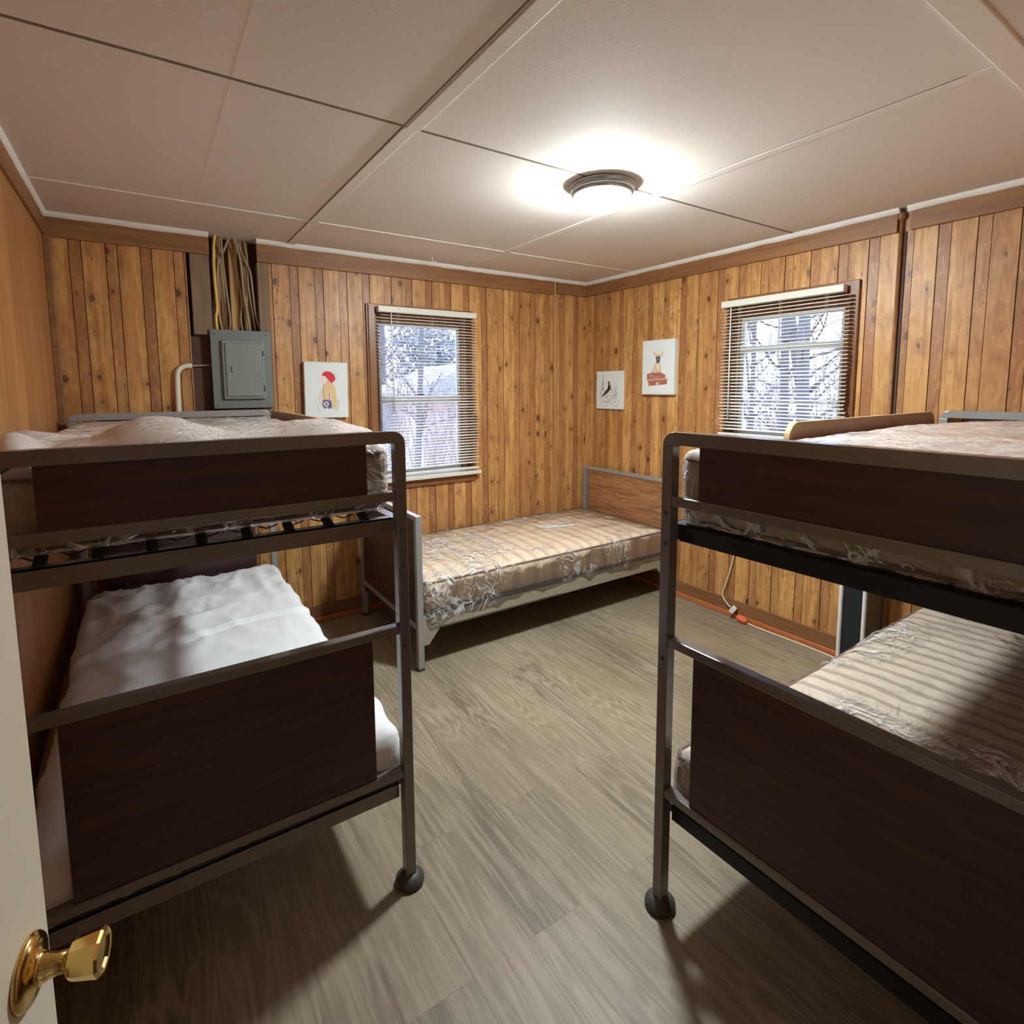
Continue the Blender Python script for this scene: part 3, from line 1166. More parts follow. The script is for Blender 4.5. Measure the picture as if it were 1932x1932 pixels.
def make_bunk(label, loc, rotz, guard_side, L=1.98, W=.905, bolts=(), barmat=None, lift=0.0):
    global M_BAR
    M_BAR = barmat or M_FRAME
    root = tag(empty('bunk_bed', loc, rotz), label, 'bunk bed', 'metal bunk beds with dark wood end panels')
    zt = 1.381
    mids = [(1.186, 1.212), (.797, .822), (.356, .381)]
    pans = [(1.211, 1.353), (.380, .798)]
    end_frame(root, 0, 1, W, zt, mids, pans, M_FRAME, bolts=bolts)
    end_frame(root, L, -1, W, zt, mids, pans, M_FRAME2)  # same frame in lighter grey, the lamp light put into its colour
    spring_deck(root, L, W, 1.132, lift=lift)
    spring_deck(root, L, W, .320)
    # guard board with rounded upper corners
    gx = guard_side * (W / 2 + .002)
    y0, y1, z0, z1, r = .60, 1.84, 1.205, 1.380, .06
    pts = [(y0, z0)]
    pts += [(y0 + r - r * cos(a), z1 - r + r * sin(a)) for a in [k * pi / 2 / 8 for k in range(9)]]
    pts += [(y1 - r + r * sin(a), z1 - r + r * cos(a)) for a in [k * pi / 2 / 8 for k in range(9)]]
    pts += [(y1, z0)]
    bm = bmesh.new()
    fs = prism(bm, pts, gx, gx - guard_side * .018, 'YZ', 1)
    fs[0].material_index = 0
    fs[1].material_index = 0
    g = finish('guard_board', bm, [M_GUARD, M_GUARDE], root)
    for yy in (y0 + .12, y1 - .12):
        fbox('bracket', (gx - guard_side * .018, yy, 1.10), (gx - guard_side * .024, yy + .03, 1.30), M_BLACK, g, .001)
    return root


LB = make_bunk('metal bunk bed on the left beside the open door, lower bunk under a white sheet',
               (-2.526 - .905 / 2, -2.107, 0), 0, 1, bolts=(1.10, 1.00, .76), lift=.020)
th = radians(1.0)
RBo = Vector((-1.990, -2.557, 0))
dW = Vector((sin(th), -cos(th), 0))
RB = make_bunk('metal bunk bed on the right, pushed against the wall with the shorter window',
               tuple(RBo + dW * (.905 / 2)), radians(-90) + th, -1, bolts=(1.165, 1.08, .76), barmat=M_BLACK)


# ---- mattresses
def fbm(p, s, seed=0.0):
    return noise.noise(Vector((p.x * s + seed, p.y * s - seed, p.z * s + seed * .3)))


def ridge(p, s, seed=0.0):
    return 1 - abs(noise.noise(Vector((p.x * s + seed, p.y * s * .7 + seed, p.z * s))) * 2)


def make_mattress(name, label, group, loc, rotz, L, W, z0, z1, tick, side=None, cover=None, film=None, seed=1, piping=True,
                  crown_h=.012, cover_amp=.01, cover_top=0.0, puff=None):
    root = tag(empty(name, (loc[0], loc[1], z0), rotz), label, 'mattress', group)
    h = z1 - z0
    hw = W / 2

    def d1(p, n):
        e = max(0, 1 - (p.x / hw) ** 4) * max(0, 1 - ((p.y - L / 2) / (L / 2)) ** 6)
        if n.z > .5:
            p = p + Vector((0, 0, crown_h * e + .003 * fbm(p, 6, seed)))
        else:
            p = p + n * (.004 * fbm(p, 9, seed))
        return p
    bm = bmesh.new()
    rounded_box(bm, (-hw, 0, 0), (hw, L, h), .035, .03, d1)
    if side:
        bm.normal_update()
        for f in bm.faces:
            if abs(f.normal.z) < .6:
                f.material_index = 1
    finish('ticking', bm, [tick, side or tick], root)
    if piping:
        for zz in (h - .012, .014):
            bm = bmesh.new()
            r = .035
            pts = []
            for cx, cy, a0 in ((hw - r, r, -pi / 2), (hw - r, L - r, 0), (-hw + r, L - r, pi / 2), (-hw + r, r, pi)):
                for k in range(7):
                    a = a0 + pi / 2 * k / 6
                    pts.append((cx + (r - .006) * cos(a) + .002 * cos(a), cy + (r - .004) * sin(a), zz))
            tube(bm, pts, .0045, 6, closed=True)
            finish('piping', bm, M_PIPE, root)
    if cover:
        kind, m = cover

        def d2(p, n):
            a = cover_amp
            e = d1(p, n)
            w = max(0, ridge(p, 5.0, seed)) ** 3 * a + max(0, ridge(p, 13.0, seed + 5)) ** 4 * a * .45
            q = e + n * (.005 + w)
            if n.z > .3:
                q.z += cover_top
            if q.z < .0005:
                q.z = .0005
            if puff:
                q = puff(q, n)
            return q
        bm = bmesh.new()
        rounded_box(bm, (-hw, 0, 0), (hw, L, h), .036, .016, d2)
        if isinstance(m, tuple):
            bm.normal_update()
            for f in bm.faces:
                if f.normal.z < .35:
                    f.material_index = 1
        finish(kind, bm, list(m) if isinstance(m, tuple) else m, root)
    return root


MG = 'plastic wrapped mattresses'


# single bed mattress comes with the single bed below
def puffL(q, n):
    # the loose bag stands up in humps near the end and along the wall side
    if n.z > .3:
        e = max(0.0, min(1.0, 1 - (q.y - .15) / .55))
        hump = max(0, noise.noise(Vector((q.x * 3.6 + 2, q.y * 2.2, 4))) + .30)
        q.z += (.022 + .075 * hump) * e * min(1, .25 + q.y / .12)
        q.z += .012 * max(0, noise.noise(Vector((q.x * 4 + 9, q.y * 3, 2))))
        cx = max(0, 1 - ((q.x + .385) / .05) ** 2) * max(0, 1 - ((q.y - .06) / .12) ** 2)
        q.z += .045 * cx
    return q


def puffR(q, n):
    if n.z > .3:
        q.z += .012 * max(0, noise.noise(Vector((q.x * 3.0 + 7, q.y * 2.6, 1))) + .2)
        q.z += .012 * max(0, 1 - ((q.x - .1) / .5) ** 2) * min(1, max(0, q.y / .3))
    return q


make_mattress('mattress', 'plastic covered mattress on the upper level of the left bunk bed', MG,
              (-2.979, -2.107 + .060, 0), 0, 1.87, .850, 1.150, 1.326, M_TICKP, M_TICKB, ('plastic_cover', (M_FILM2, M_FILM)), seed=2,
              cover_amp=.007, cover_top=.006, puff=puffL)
RBc = RBo + dW * (.905 / 2)
ax = Vector((cos(th), sin(th), 0))


def rb(y):
    return tuple(RBc + ax * y)


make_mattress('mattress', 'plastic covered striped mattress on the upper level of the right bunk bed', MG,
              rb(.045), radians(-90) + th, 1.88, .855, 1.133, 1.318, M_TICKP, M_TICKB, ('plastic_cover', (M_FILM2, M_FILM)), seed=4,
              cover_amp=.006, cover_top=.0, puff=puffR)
make_mattress('mattress', 'plastic wrapped striped mattress on the lower level of the right bunk bed', MG,
              rb(.045), radians(-90) + th, 1.88, .86, .322, .478, M_TICK2, None, ('plastic_cover', M_FILM), seed=5,
              cover_amp=.009)


def sheet_puff(q, n):
    # slack folds of the sheet: long crease over the middle, rumples at the head and by the near corner
    if n.z > .3:
        y, x = q.y, q.x
        c = y - (1.02 + .18 * x + .03 * sin(x * 9))
        q.z += .010 * math.exp(-(c / .014) ** 2) - .010 * math.exp(-((c + .03) / .02) ** 2)
        c = y - (1.22 + .55 * x)
        if x < .05:
            q.z += .022 * math.exp(-(c / .022) ** 2) * min(1, (.05 - x) / .2)
        g = math.exp(-((x + .18) / .22) ** 2 - ((y - 1.15) / .28) ** 2)
        q.z += g * .045 * max(0, ridge(q, 6, 3)) ** 2
        g = math.exp(-((y - 1.65) / .3) ** 2)
        q.z += g * .020 * max(0, ridge(Vector((q.x * 1.4, q.y * .6, 0)), 7, 9)) ** 2
        q.z += .006 * max(0, ridge(Vector((q.x * .5, q.y, 0)), 5, 8)) ** 3
        fine = max(0, min(1, (y - 1.1) / .3)) + math.exp(-((x + .2) / .15) ** 2 - ((y - 1.1) / .3) ** 2)
        q.z += .009 * fine * max(0, ridge(Vector((q.x, q.y * .8, 0)), 10, 4)) ** 4 - .006 * fine * max(0, ridge(Vector((q.x * .7 + q.y * .5, q.y * .6, 0)), 13, 14)) ** 5
    if abs(n.x) > .5 or n.y < -.5:
        q += Vector((n.x, n.y, 0)) * .012 * max(0, ridge(Vector((q.x, q.y, q.z * .25)), 7, 2)) ** 2
        if n.x > .5 and q.y < .5:
            q.x += .018 * (1 - q.y / .5) * (1 if q.z < .10 else .3)
    return q


make_mattress('mattress', 'mattress under a rumpled white sheet on the lower level of the left bunk bed', 'mattresses on the bunk beds',
              (-2.981, -2.107 + .045, 0), 0, 1.86, .845, .322, .470, M_SHEET, None, ('fitted_sheet', M_SHEET), seed=8,
              piping=False, cover_amp=.006, cover_top=.012, puff=sheet_puff)

# ---- single bed along the back wall
SB_W = .905
sroot = tag(empty('single_bed', (-2.0, -.962 + SB_W / 2, 0), radians(-90)), 'low metal single bed in the corner under the bicycle picture', 'bed')
SL = 1.965
hw = SB_W / 2
for yy, sg, mt, pm in ((0, 1, M_FRAME2, M_LAM), (SL, -1, M_FRAME2, M_OAK)):
    y0_, y1_ = (yy, yy + .034) if sg > 0 else (yy - .034, yy)
    for sx in (-1, 1):
        bm = bmesh.new()
        box(bm, (sx * hw, y0_, .012), (sx * (hw - .031), y1_, .838), bev=.003)
        p = finish('post', bm, mt, sroot)
        fbox('foot', (sx * (hw + .001), y0_ - .001, 0), (sx * (hw - .032), y1_ + .001, .014), M_FOOT, p, .001)
    fbox('top_rail', (-hw + .031, y0_ + .001, .812), (hw - .031, y1_ - .001, .838), mt, sroot)
    fbox('crossbar', (-hw + .031, y0_ + .001, .22), (hw - .031, y1_ - .001, .25), mt, sroot)
    fbox('end_panel', (-hw + .052, (y0_ + y1_) / 2 - .010, .18), (hw - .052, (y0_ + y1_) / 2 + .010, .812), pm, sroot, .002)
for sx in (-1, 1):
    bm = bmesh.new()
    yA, yB = .034, SL - .034
    pts = [(yA, .135), (yA + .03, .135), (yA + .095, .213), (yB - .095, .213), (yB - .03, .135), (yB, .135), (yB, .298), (yA, .298)]
    prism(bm, pts, sx * (hw - .004), sx * (hw - .010), 'YZ')
    box(bm, (sx * (hw - .004), yA + .02, .292), (sx * (hw - .045), yB - .02, .298))
    box(bm, (sx * (hw - .004), yA + .09, .215), (sx * (hw - .03), yB - .09, .220))
    finish('side_rail', bm, M_FRAME3, sroot)
bm = bmesh.new()
for k in range(10):
    y = .15 + k * (SL - .3) / 9
    box(bm, (-hw + .012, y, .278), (hw - .012, y + .03, .291))
finish('slat', bm, M_BLACK, sroot)


def puffS(q, n):
    # spare film hangs in folds over the near long side by the foot end
    if n.x < -.5 or n.x > .5 or n.y < -.5:
        q += Vector((n.x, n.y, 0)) * .010 * max(0, ridge(Vector((q.x, q.y, q.z * .3)), 8, 1)) ** 2
    # on the room side the loose film hangs down over the rail, most at the foot end
    if n.x > .3 and q.z < .05:
        k = min(1, (.05 - q.z) / .05)
        hang = .030 + .050 * max(0, 1 - (q.y / .8)) + .018 * noise.noise(Vector((q.y * 7, 3, 1)))
        q.z -= k * hang
        q.x += k * (.014 + .008 * max(0, noise.noise(Vector((q.y * 16, 1, 5)))))
    return q


sm = make_mattress('mattress', 'plastic wrapped beige quilted mattress on the single bed', MG,
                   (-1.955, -.962 + SB_W / 2 + .004, 0), radians(-90), 1.88, .89, .300, .478, M_TICK, M_TICKS, ('plastic_cover', M_FILM), seed=6,
                   cover_amp=.009, puff=puffS, crown_h=.022)
# paper label under the plastic
bm = bmesh.new()
box(bm, (-.13, -.045, 0), (.13, .045, .0012))
for i in range(4):
    for j in range(3):
        xx = -.11 + i * .058
        box(bm, (xx, -.030 + j * .022, .0012), (xx + .035 + .008 * ((i + j) % 2), -.022 + j * .022, .0016), mi=1)
lb = finish('care_label', bm, [M_CANVAS, plain('label_print_tan', (.62, .52, .42), .8)], sm)
lb.location = (-.02, 1.25, .2035)
lb.rotation_euler = (0, 0, radians(75))

# ------------------------------------------------------------------ pictures
PC = {}


def pcol(c):
    key = 'print_%02x%02x%02x' % tuple(int(x * 255) for x in c)
    if key not in PC:
        PC[key] = plain(key, c, .8)
    return PC[key]


def picture(label, u0, u1, z0, z1, rotz, depth, shapes, tilt=0.0, bold=1.0):
    """stretched canvas hung on a wall; shapes are (colour, outline or line) in 0..1 canvas coordinates"""
    w, h = u1 - u0, z1 - z0
    root = tag(empty('canvas_picture', (0, 0, 0), 0), label, 'picture', 'small canvas pictures on the wood walls')
    root.location = Matrix.Rotation(rotz, 3, 'Z') @ Vector(((u0 + u1) / 2, 0, (z0 + z1) / 2))
    root.rotation_euler = (0, tilt, rotz)
    bm = bmesh.new()
    box(bm, (-w / 2, -depth, -h / 2), (w / 2, -.001, h / 2), bev=.003)
    finish('canvas', bm, M_CANVAS, root)
    bm = bmesh.new()
    mats = []
    y = -depth - .0004
    for s in shapes:
        c, kind, data = s[0], s[1], s[2]
        m = pcol(c)
        if m not in mats:
            mats.append(m)
        mi = mats.index(m)
        y -= .00006
        T = lambda p: (-w / 2 + p[0] * w, y, -h / 2 + p[1] * h)
        if kind == 'poly':
            f = bm.faces.new([bm.verts.new(T(p)) for p in data])
            f.material_index = mi
        elif kind == 'oval':
            cx, cy, rx, ry = data[:4]
            rot = data[4] if len(data) > 4 else 0
            vs = []
            for k in range(20):
                a = 2 * pi * k / 20
                dx, dy = rx * cos(a), ry * sin(a)
                vs.append(bm.verts.new(T((cx + dx * cos(rot) - dy * sin(rot), cy + dx * sin(rot) + dy * cos(rot)))))
            f = bm.faces.new(vs)
            f.material_index = mi
        elif kind == 'line':
            pts, lw = data
            for a, b in zip(pts, pts[1:]):
                A, B = Vector((a[0] * w, a[1] * h)), Vector((b[0] * w, b[1] * h))
                d = (B - A)
                if d.length < 1e-6:
                    continue
                nn = Vector((-d.y, d.x)).normalized() * lw * bold / 2
                q = [A + nn, B + nn, B - nn, A - nn]
                f = bm.faces.new([bm.verts.new((-w / 2 + p.x, y, -h / 2 + p.y)) for p in q])
                f.material_index = mi
    finish('print', bm, mats, root)
    return root


def ring(cx, cy, rx, ry, n=22):
    return [(cx + rx * cos(2 * pi * k / n), cy + ry * sin(2 * pi * k / n)) for k in range(n + 1)]


skin = (.80, .52, .36)
blond = (.82, .58, .28)
picture('white canvas picture of a long-haired figure in a red knitted hat with a camera', -2.300, -2.035, 1.315, 1.660, 0, .035, [
    ((.80, .66, .56), 'poly', [(.34, .22), (.30, .34), (.34, .46), (.44, .56), (.62, .56), (.70, .44), (.72, .24), (.66, .16), (.40, .16)]),
    (blond, 'poly', [(.42, .60), (.44, .30), (.52, .22), (.62, .60)]),
    (blond, 'poly', [(.60, .62), (.62, .20), (.70, .14), (.74, .30), (.70, .52), (.66, .62)]),
    (skin, 'poly', [(.40, .66), (.44, .54), (.60, .52), (.64, .66), (.58, .72), (.46, .70)]),
    ((.86, .74, .68), 'poly', [(.40, .76), (.34, .70), (.33, .64), (.38, .61), (.48, .62), (.54, .70), (.50, .76)]),
    ((.70, .04, .06), 'poly', [(.40, .76), (.42, .81), (.50, .84), (.60, .83), (.68, .78), (.71, .71), (.69, .66), (.64, .65), (.63, .62), (.58, .66), (.52, .71), (.47, .76)]),
    ((.55, .02, .05), 'line', ([(.63, .62), (.58, .66), (.52, .71), (.47, .76), (.40, .76)], .003)),
    ((.26, .12, .08), 'line', ([(.42, .58), (.42, .44), (.44, .32)], .003)),
    ((.26, .12, .08), 'line', ([(.56, .46), (.56, .32)], .003)),
    ((.16, .14, .26), 'poly', [(.40, .32), (.48, .33), (.60, .31), (.61, .18), (.54, .16), (.50, .20), (.44, .16), (.39, .22)]),
    ((.62, .60, .72), 'oval', (.48, .25, .06, .045)),
    ((.12, .12, .18), 'oval', (.48, .25, .025, .02)),
    ((.45, .45, .40), 'line', ([(.28, .24), (.30, .16), (.36, .12)], .003)),
    ((.45, .45, .40), 'line', ([(.78, .30), (.75, .18), (.70, .12)], .004)),
    ((.80, .68, .30), 'line', ([(.68, .30), (.70, .16)], .006)),
], tilt=radians(.6))

blk = (.07, .07, .06)
gry = (.30, .30, .32)
picture('small canvas picture of a rider on a bicycle beside a lattice tower', .157, .455, 1.320, 1.622, radians(-90), .020, [
    (gry, 'line', ([(.25, .93), (.25, .80)], .003)),
    (gry, 'poly', [(.245, .82), (.255, .82), (.275, .60), (.225, .60)]),
    (gry, 'line', ([(.20, .56), (.30, .56)], .005)),
    (gry, 'poly', [(.215, .55), (.235, .55), (.215, .48), (.17, .38), (.14, .38), (.19, .48)]),
    (gry, 'poly', [(.285, .55), (.265, .55), (.29, .48), (.33, .40), (.36, .40), (.31, .48)]),
    (gry, 'line', ([(.19, .48), (.25, .53), (.31, .48)], .003)),
    (gry, 'line', (ring(.34, .19, .125, .125), .0016)),
    (gry, 'line', (ring(.72, .19, .125, .125), .0016)),
    (blk, 'oval', (.34, .19, .022, .022)),
    (blk, 'oval', (.72, .19, .014, .014)),
    ((.45, .34, .28), 'line', ([(.34, .19), (.50, .17), (.62, .35), (.42, .35), (.50, .17)], .002)),
    ((.45, .34, .28), 'line', ([(.72, .19), (.63, .38), (.63, .46), (.56, .52)], .002)),
    (blk, 'poly', [(.45, .63), (.55, .65), (.57, .54), (.48, .46), (.40, .44), (.30, .42), (.24, .38), (.20, .32), (.26, .34), (.34, .38), (.42, .40), (.46, .44)]),
    ((.62, .58, .42), 'poly', [(.36, .40), (.44, .42), (.42, .28), (.36, .28)]),
    (blk, 'oval', (.50, .68, .05, .055)),
    ((.80, .74, .66), 'oval', (.54, .67, .03, .04)),
    ((.45, .34, .28), 'line', ([(.53, .58), (.62, .50)], .003)),
    ((.25, .33, .20), 'line', ([(.70, .42), (.68, .58)], .002)),
    ((.25, .33, .20), 'line', ([(.73, .42), (.78, .62)], .003)),
    ((.20, .18, .15), 'line', ([(.68, .38), (.70, .36), (.76, .36), (.78, .44)], .004)),
    (gry, 'line', ([(.12, .30), (.22, .34)], .002)),
], bold=1.6)

bei = (.78, .56, .38)
sui = (.42, .15, .10)
picture('tall canvas picture of a big-eared dog sitting on stacked brown suitcases', .668, .963, 1.440, 1.830, radians(-90), .036, [
    ((.62, .32, .22), 'poly', [(.15, .38), (.72, .38), (.70, .24), (.17, .24)]),
    (sui, 'poly', [(.17, .39), (.58, .41), (.74, .36), (.74, .28), (.17, .27)]),
    ((.78, .44, .34), 'poly', [(.20, .28), (.80, .30), (.81, .26), (.22, .24)]),
    (sui, 'poly', [(.20, .26), (.80, .28), (.79, .19), (.22, .16)]),
    ((.80, .50, .38), 'poly', [(.44, .19), (.50, .25), (.56, .19), (.50, .17)]),
    ((.80, .50, .38), 'line', ([(.30, .36), (.42, .31), (.56, .33)], .004)),
    ((.80, .50, .38), 'line', ([(.28, .38), (.28, .28)], .004)),
    ((.24, .17, .09), 'poly', [(.26, .405), (.40, .44), (.40, .41), (.30, .40)]),
    (bei, 'poly', [(.32, .43), (.38, .52), (.44, .60), (.56, .60), (.60, .50), (.62, .41), (.40, .40)]),
    ((.86, .74, .52), 'poly', [(.44, .56), (.58, .56), (.56, .46), (.51, .42), (.47, .46)]),
    ((.30, .22, .12), 'line', ([(.44, .56), (.46, .46), (.51, .41), (.57, .48), (.58, .56)], .003)),
    (bei, 'poly', [(.42, .70), (.44, .62), (.56, .62), (.60, .70), (.56, .74), (.46, .74)]),
    (bei, 'poly', [(.42, .70), (.34, .78), (.38, .79), (.46, .74)]),
    (bei, 'poly', [(.58, .72), (.66, .80), (.67, .74), (.62, .69)]),
    ((.10, .09, .11), 'poly', [(.43, .70), (.57, .70), (.56, .60), (.52, .575), (.46, .58)]),
    ((.28, .27, .30), 'oval', (.50, .65, .02, .02)),
], tilt=radians(0))

# ------------------------------------------------------------------ cords and the low shelf by the right wall
cg = 'cords along the right wall'
bm = bmesh.new()
tube(bm, bezier([(-.008, -1.470, .62), (-.010, -1.468, .46), (-.012, -1.455, .368), (-.016, -1.425, .24), (-.022, -1.398, .136), (-.030, -1.43, .09), (-.040, -1.47, .070)], 8), .0042, 8)
o = finish('power_cord', bm, M_CORD)
tag(o, 'ivory cord hanging down the right wall to a white plug', 'cord', cg)
bm = bmesh.new()
box(bm, (-.020, -.015, -.020), (.020, .015, .020), bev=.003)
pl = finish('plug', bm, M_WHITE, o, loc=(-.044, -1.492, .062))
pl.rotation_euler = (radians(35), 0, radians(20))
bm = bmesh.new()
tube(bm, bezier([(-.046, -1.600, .008), (-.044, -1.72, .005), (-.040, -1.90, .005), (-.042, -2.05, .005), (-.050, -2.15, .005), (-.060, -2.178, .010), (-.045, -2.176, .12), (-.030, -2.172, .30), (-.012, -2.170, .45)], 8), .0050, 8)
o = finish('power_cord', bm, M_CORD)
tag(o, 'ivory extension cord with an orange socket lying along the baseboard', 'cord', cg)
bm = bmesh.new()
pts = [(-.018, .030), (.018, .030), (.018, -.014), (.009, -.034), (-.009, -.034), (-.018, -.014)]
prism(bm, pts, -.010, .012, 'XY')
es = bm.edges[:]
bmesh.ops.bevel(bm, geom=es, offset=.003, segments=2, profile=.5, affect='EDGES')
box(bm, (-.004, -.020, .012), (.004, .018, .0135))
sk = finish('socket', bm, M_ORANGE, o, loc=(-.054, -1.562, .024))
sk.rotation_euler = (radians(14), radians(-12), radians(-8))

# narrow white-edged upright case, dark inside, standing by the right wall behind the right bunk
root = tag(empty('upright_case', (-.10, -2.262, 0)), 'narrow upright case with white edges and dark front, by the wall behind the right bunk', 'case')
fbox('body', (-.075, -.062, .02), (.095, .060, .98), plain('taupe_case_side', (.30, .235, .18), .6), root, .004)
fbox('front', (-.085, -.050, .04), (-.074, .050, .96), plain('blue_black_front', (.012, .014, .022), .4), root, .002)
for yy in (-.056, .056):
    bm = bmesh.new()
    tube(bm, bezier([(-.082, yy * .72, .022), (-.086, yy * .95, .07), (-.088, yy, .14), (-.088, yy, .5), (-.088, yy, .96)], 6), .0105, 10)
    finish('edge_strip', bm, M_WHITE, root)
fbox('base', (-.09, -.062, 0), (.095, .062, .022), plain('grey_case_base', (.42, .42, .44), .5), root, .003)

# ------------------------------------------------------------------ the open door
dx0, dy0 = -3.450, -3.605
ang = math.atan2(.748, .209)
droot = struct(empty('door_1', (dx0, dy0, 0), ang))
DL = .777
bm = bmesh.new()
box(bm, (0, 0, .012), (DL, .035, 2.03), bev=.002)
finish('door_leaf', bm, M_CREAM, droot)
# knob on the face turned to the room (local -y)
kx, kz = .735, .955
bm = bmesh.new()
lathe(bm, [(0, 0), (.031, 0), (.031, .002), (.029, .005), (.022, .008), (.015, .010), (.012, .014), (.0125, .016), (.0108, .018), (.0108, .020), (.0095, .023), (.009, .034), (0, .034)], 40,
      axis=(0, -1, 0), org=(kx, 0, kz))
kn = finish('knob_rose', bm, M_BRASS, droot)
bm = bmesh.new()
lathe(bm, [(0, .031), (.008, .031), (.0095, .0325), (.0155, .0355), (.0170, .039), (.0185, .047), (.0200, .056), (.0205, .059), (.0188, .0615), (.0165, .061), (.014, .059), (0, .059)], 10,
      axis=(0, -1, 0), org=(kx, 0, kz), smooth=False)
finish('door_knob', bm, M_BRASS, kn)

# ------------------------------------------------------------------ outside
M_BARK = plain('bark', (.13, .13, .135), .9, 0, .6, 30, .2)
M_LEAFG = plain('autumn_ground', (.30, .23, .16), .95, 0, .5, 3, .35)
M_TWIG = plain('twigs', (.19, .155, .16), .9)
M_FOLI = plain('grey_green_foliage', (.20, .22, .24), .8, 0, .3, 6, .3)
M_ORFOL = plain('orange_foliage', (.80, .30, .10), .8)
M_HOUSE = plain('pale_red_siding', (.50, .36, .36), .8)
M_HOUSEW = plain('house_white', (.75, .75, .75), .7)
M_ROOF = plain('roof_grey', (.33, .34, .36), .8)

bm = bmesh.new()
box(bm, (-30, -30, -1.0), (40, 40, -.9))
struct(finish('ground', bm, M_LEAFG))


def tree(x, y, r, h, lean, label, seed, group, branches=22):
    rnd = random.Random(seed)
    root = tag(empty('bare_tree', (x, y, -.9)), label, 'tree', group)
    bm = bmesh.new()
    pts, rs = [], []
    for k in range(13):
        t = k / 12
        pts.append((lean[0] * t * h + .05 * sin(5 * t + seed), lean[1] * t * h + .05 * cos(4 * t + seed), t * h))
        rs.append(r * (1.25 if k == 0 else 1) * (1 - .55 * t))
    tube(bm, pts, rs, 12)
    finish('trunk', bm, M_BARK, root)
    bm = bmesh.new()
    for b in range(branches):
        t = rnd.uniform(.22, .98)
        p = Vector((lean[0] * t * h, lean[1] * t * h, t * h))
        a = rnd.uniform(0, 2 * pi)
        el = rnd.uniform(.25, .9)
        ln = rnd.uniform(.6, 1.5)
        d = Vector((cos(a) * cos(el), sin(a) * cos(el), sin(el)))
        br = []
        q = p.copy()
        for i in range(7):
            br.append(q.copy())
            q += d * ln / 6
            d = (d + Vector((rnd.uniform(-.25, .25), rnd.uniform(-.25, .25), rnd.uniform(-.1, .25)))).normalized()
        tube(bm, br, [.018 * (1 - i / 8) for i in range(7)], 5)
        for i in range(2, 6):
            for s in range(2):
                e = Vector((rnd.uniform(-1, 1), rnd.uniform(-1, 1), rnd.uniform(-.2, 1))).normalized() * rnd.uniform(.2, .5)
                tube(bm, [br[i], br[i] + e * .5 + Vector((0, 0, .02)), br[i] + e], [.007, .005, .003], 4)
    finish('branches', bm, M_TWIG, root)
    return root


TG = 'bare trees outside the windows'
tree(3.31, .641, .035, 6.5, (.01, .0), 'thin bare tree, leftmost of those seen through the shorter window', 1, TG)
tree(2.693, -.159, .058, 6.5, (.005, .0), 'bare tree trunk seen left of centre through the shorter window', 2, TG)
tree(2.411, -.577, .072, 6.5, (.0, .004), 'thickest bare tree trunk, right of centre through the shorter window', 3, TG)
tree(3.95, -.20, .075, 6.5, (-.10, .14), 'leaning bare tree seen at the right edge of the shorter window', 4, TG)
tree(.75, 5.1, .06, 6.5, (.02, .0), 'bare tree beside the deck seen through the taller window', 5, TG, 30)
tree(2.9, 12.4, .10, 8, (.0, .0), 'distant bare tree behind the deck seen through the taller window', 6, TG, 34)


def shrub(x, y, z, rx, ry, rz, n, m, label, seed, name='shrub', leaf=.05):
    rnd = random.Random(seed)
    bm = bmesh.new()
    for k in range(n):
        a, b = rnd.uniform(0, 2 * pi), rnd.uniform(-1, 1)
        rr = rnd.random() ** .4
        p = Vector((x + rx * rr * cos(a) * math.sqrt(1 - b * b), y + ry * rr * sin(a) * math.sqrt(1 - b * b), z + rz * rr * b))
        u = Vector((rnd.uniform(-1, 1), rnd.uniform(-1, 1), rnd.uniform(-1, 1))).normalized()
        v = u.orthogonal().normalized()
        s = leaf * rnd.uniform(.5, 1.3)
        vs = [bm.verts.new(p + u * s), bm.verts.new(p + v * s * .45), bm.verts.new(p - u * s), bm.verts.new(p - v * s * .45)]
        bm.faces.new(vs)
    o = finish(name, bm, m)
    tag(o, label, 'shrub')
    return o


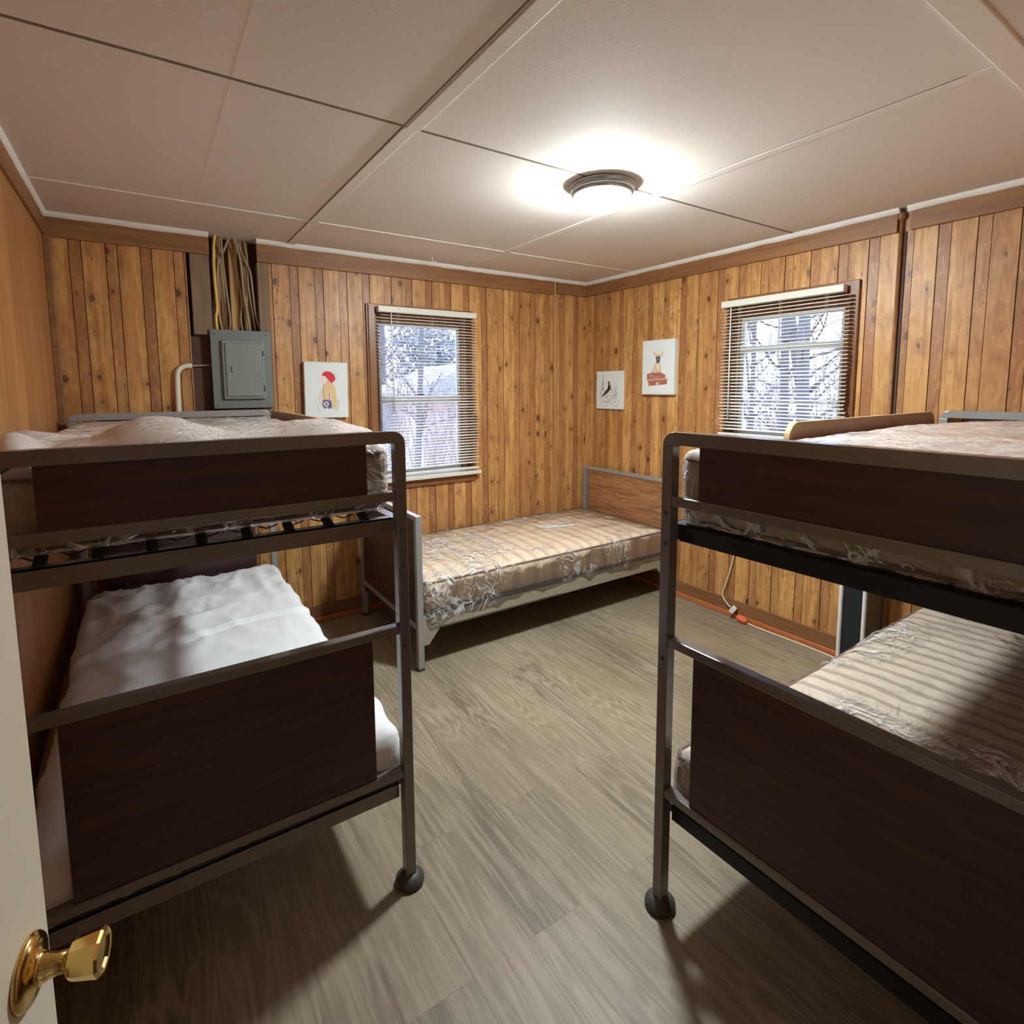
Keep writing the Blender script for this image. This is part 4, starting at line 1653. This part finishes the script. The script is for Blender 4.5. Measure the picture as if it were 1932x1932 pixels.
def thicket(x0, y0, x1, y1, n, h, label, seed):
    rnd = random.Random(seed)
    bm = bmesh.new()
    for k in range(n):
        x, y = rnd.uniform(x0, x1), rnd.uniform(y0, y1)
        q = Vector((x, y, -.9))
        d = Vector((rnd.uniform(-.25, .25), rnd.uniform(-.25, .25), 1)).normalized()
        pts = []
        hh = h * rnd.uniform(.55, 1.15)
        for i in range(7):
            pts.append(q.copy())
            q += d * hh / 6
            d = (d + Vector((rnd.uniform(-.2, .2), rnd.uniform(-.2, .2), .05))).normalized()
        tube(bm, pts, [.011 * (1 - i / 8) for i in range(7)], 4)
        for i in range(2, 7):
            e = Vector((rnd.uniform(-1, 1), rnd.uniform(-1, 1), rnd.uniform(0, 1))).normalized() * rnd.uniform(.15, .45)
            tube(bm, [pts[i], pts[i] + e], [.005, .002], 4)
    o = finish('thicket', bm, M_TWIG)
    o['kind'] = 'stuff'
    tag(o, label, 'bushes')


thicket(3.6, -1.6, 6.5, 2.2, 260, 3.0, 'thin leafless undergrowth beyond the shorter window', 3)
thicket(-.5, 5.0, 4.5, 7.9, 150, 3.0, 'thin leafless undergrowth beyond the taller window', 9)
shrub(5.6, -.55, 2.45, .35, .35, .22, 260, M_ORFOL, 'patch of orange leaves high up outside the shorter window', 4, 'leaf_cluster')
shrub(5.4, 13.4, 2.5, 2.1, 1.3, 1.7, 3000, M_FOLI, 'grey green leafy tree crown seen through the taller window', 5, 'leafy_tree', .13)

root = tag(empty('garden_house', (3.0, 8.6, -.9)), 'pale house with red siding and a railed deck outside the taller window', 'house')
bm = bmesh.new()
box(bm, (-.75, 0, 0), (2.2, 2.4, 2.2))
finish('wall', bm, M_HOUSE, root)
bm = bmesh.new()
prism(bm, [(-1.0, 2.2), (2.5, 2.2), (2.5, 2.28), (.75, 3.0), (-1.0, 2.28)], -.25, 2.6, 'XZ')
finish('roof', bm, M_ROOF, root)
fbox('deck', (-2.6, -.6, .55), (-.75, 1.2, .65), M_HOUSEW, root)
for k in range(13):
    fbox('baluster', (-2.55 + k * .14, -.58, .70), (-2.51 + k * .14, -.54, 1.30), M_HOUSEW, root, .0)
for z in (.68, 1.30):
    fbox('rail', (-2.6, -.59, z), (-.75, -.53, z + .05), M_HOUSEW, root, .0)
fbox('shed_wall', (-2.6, 1.2, .65), (-.75, 1.3, 2.1), M_ROOF, root)
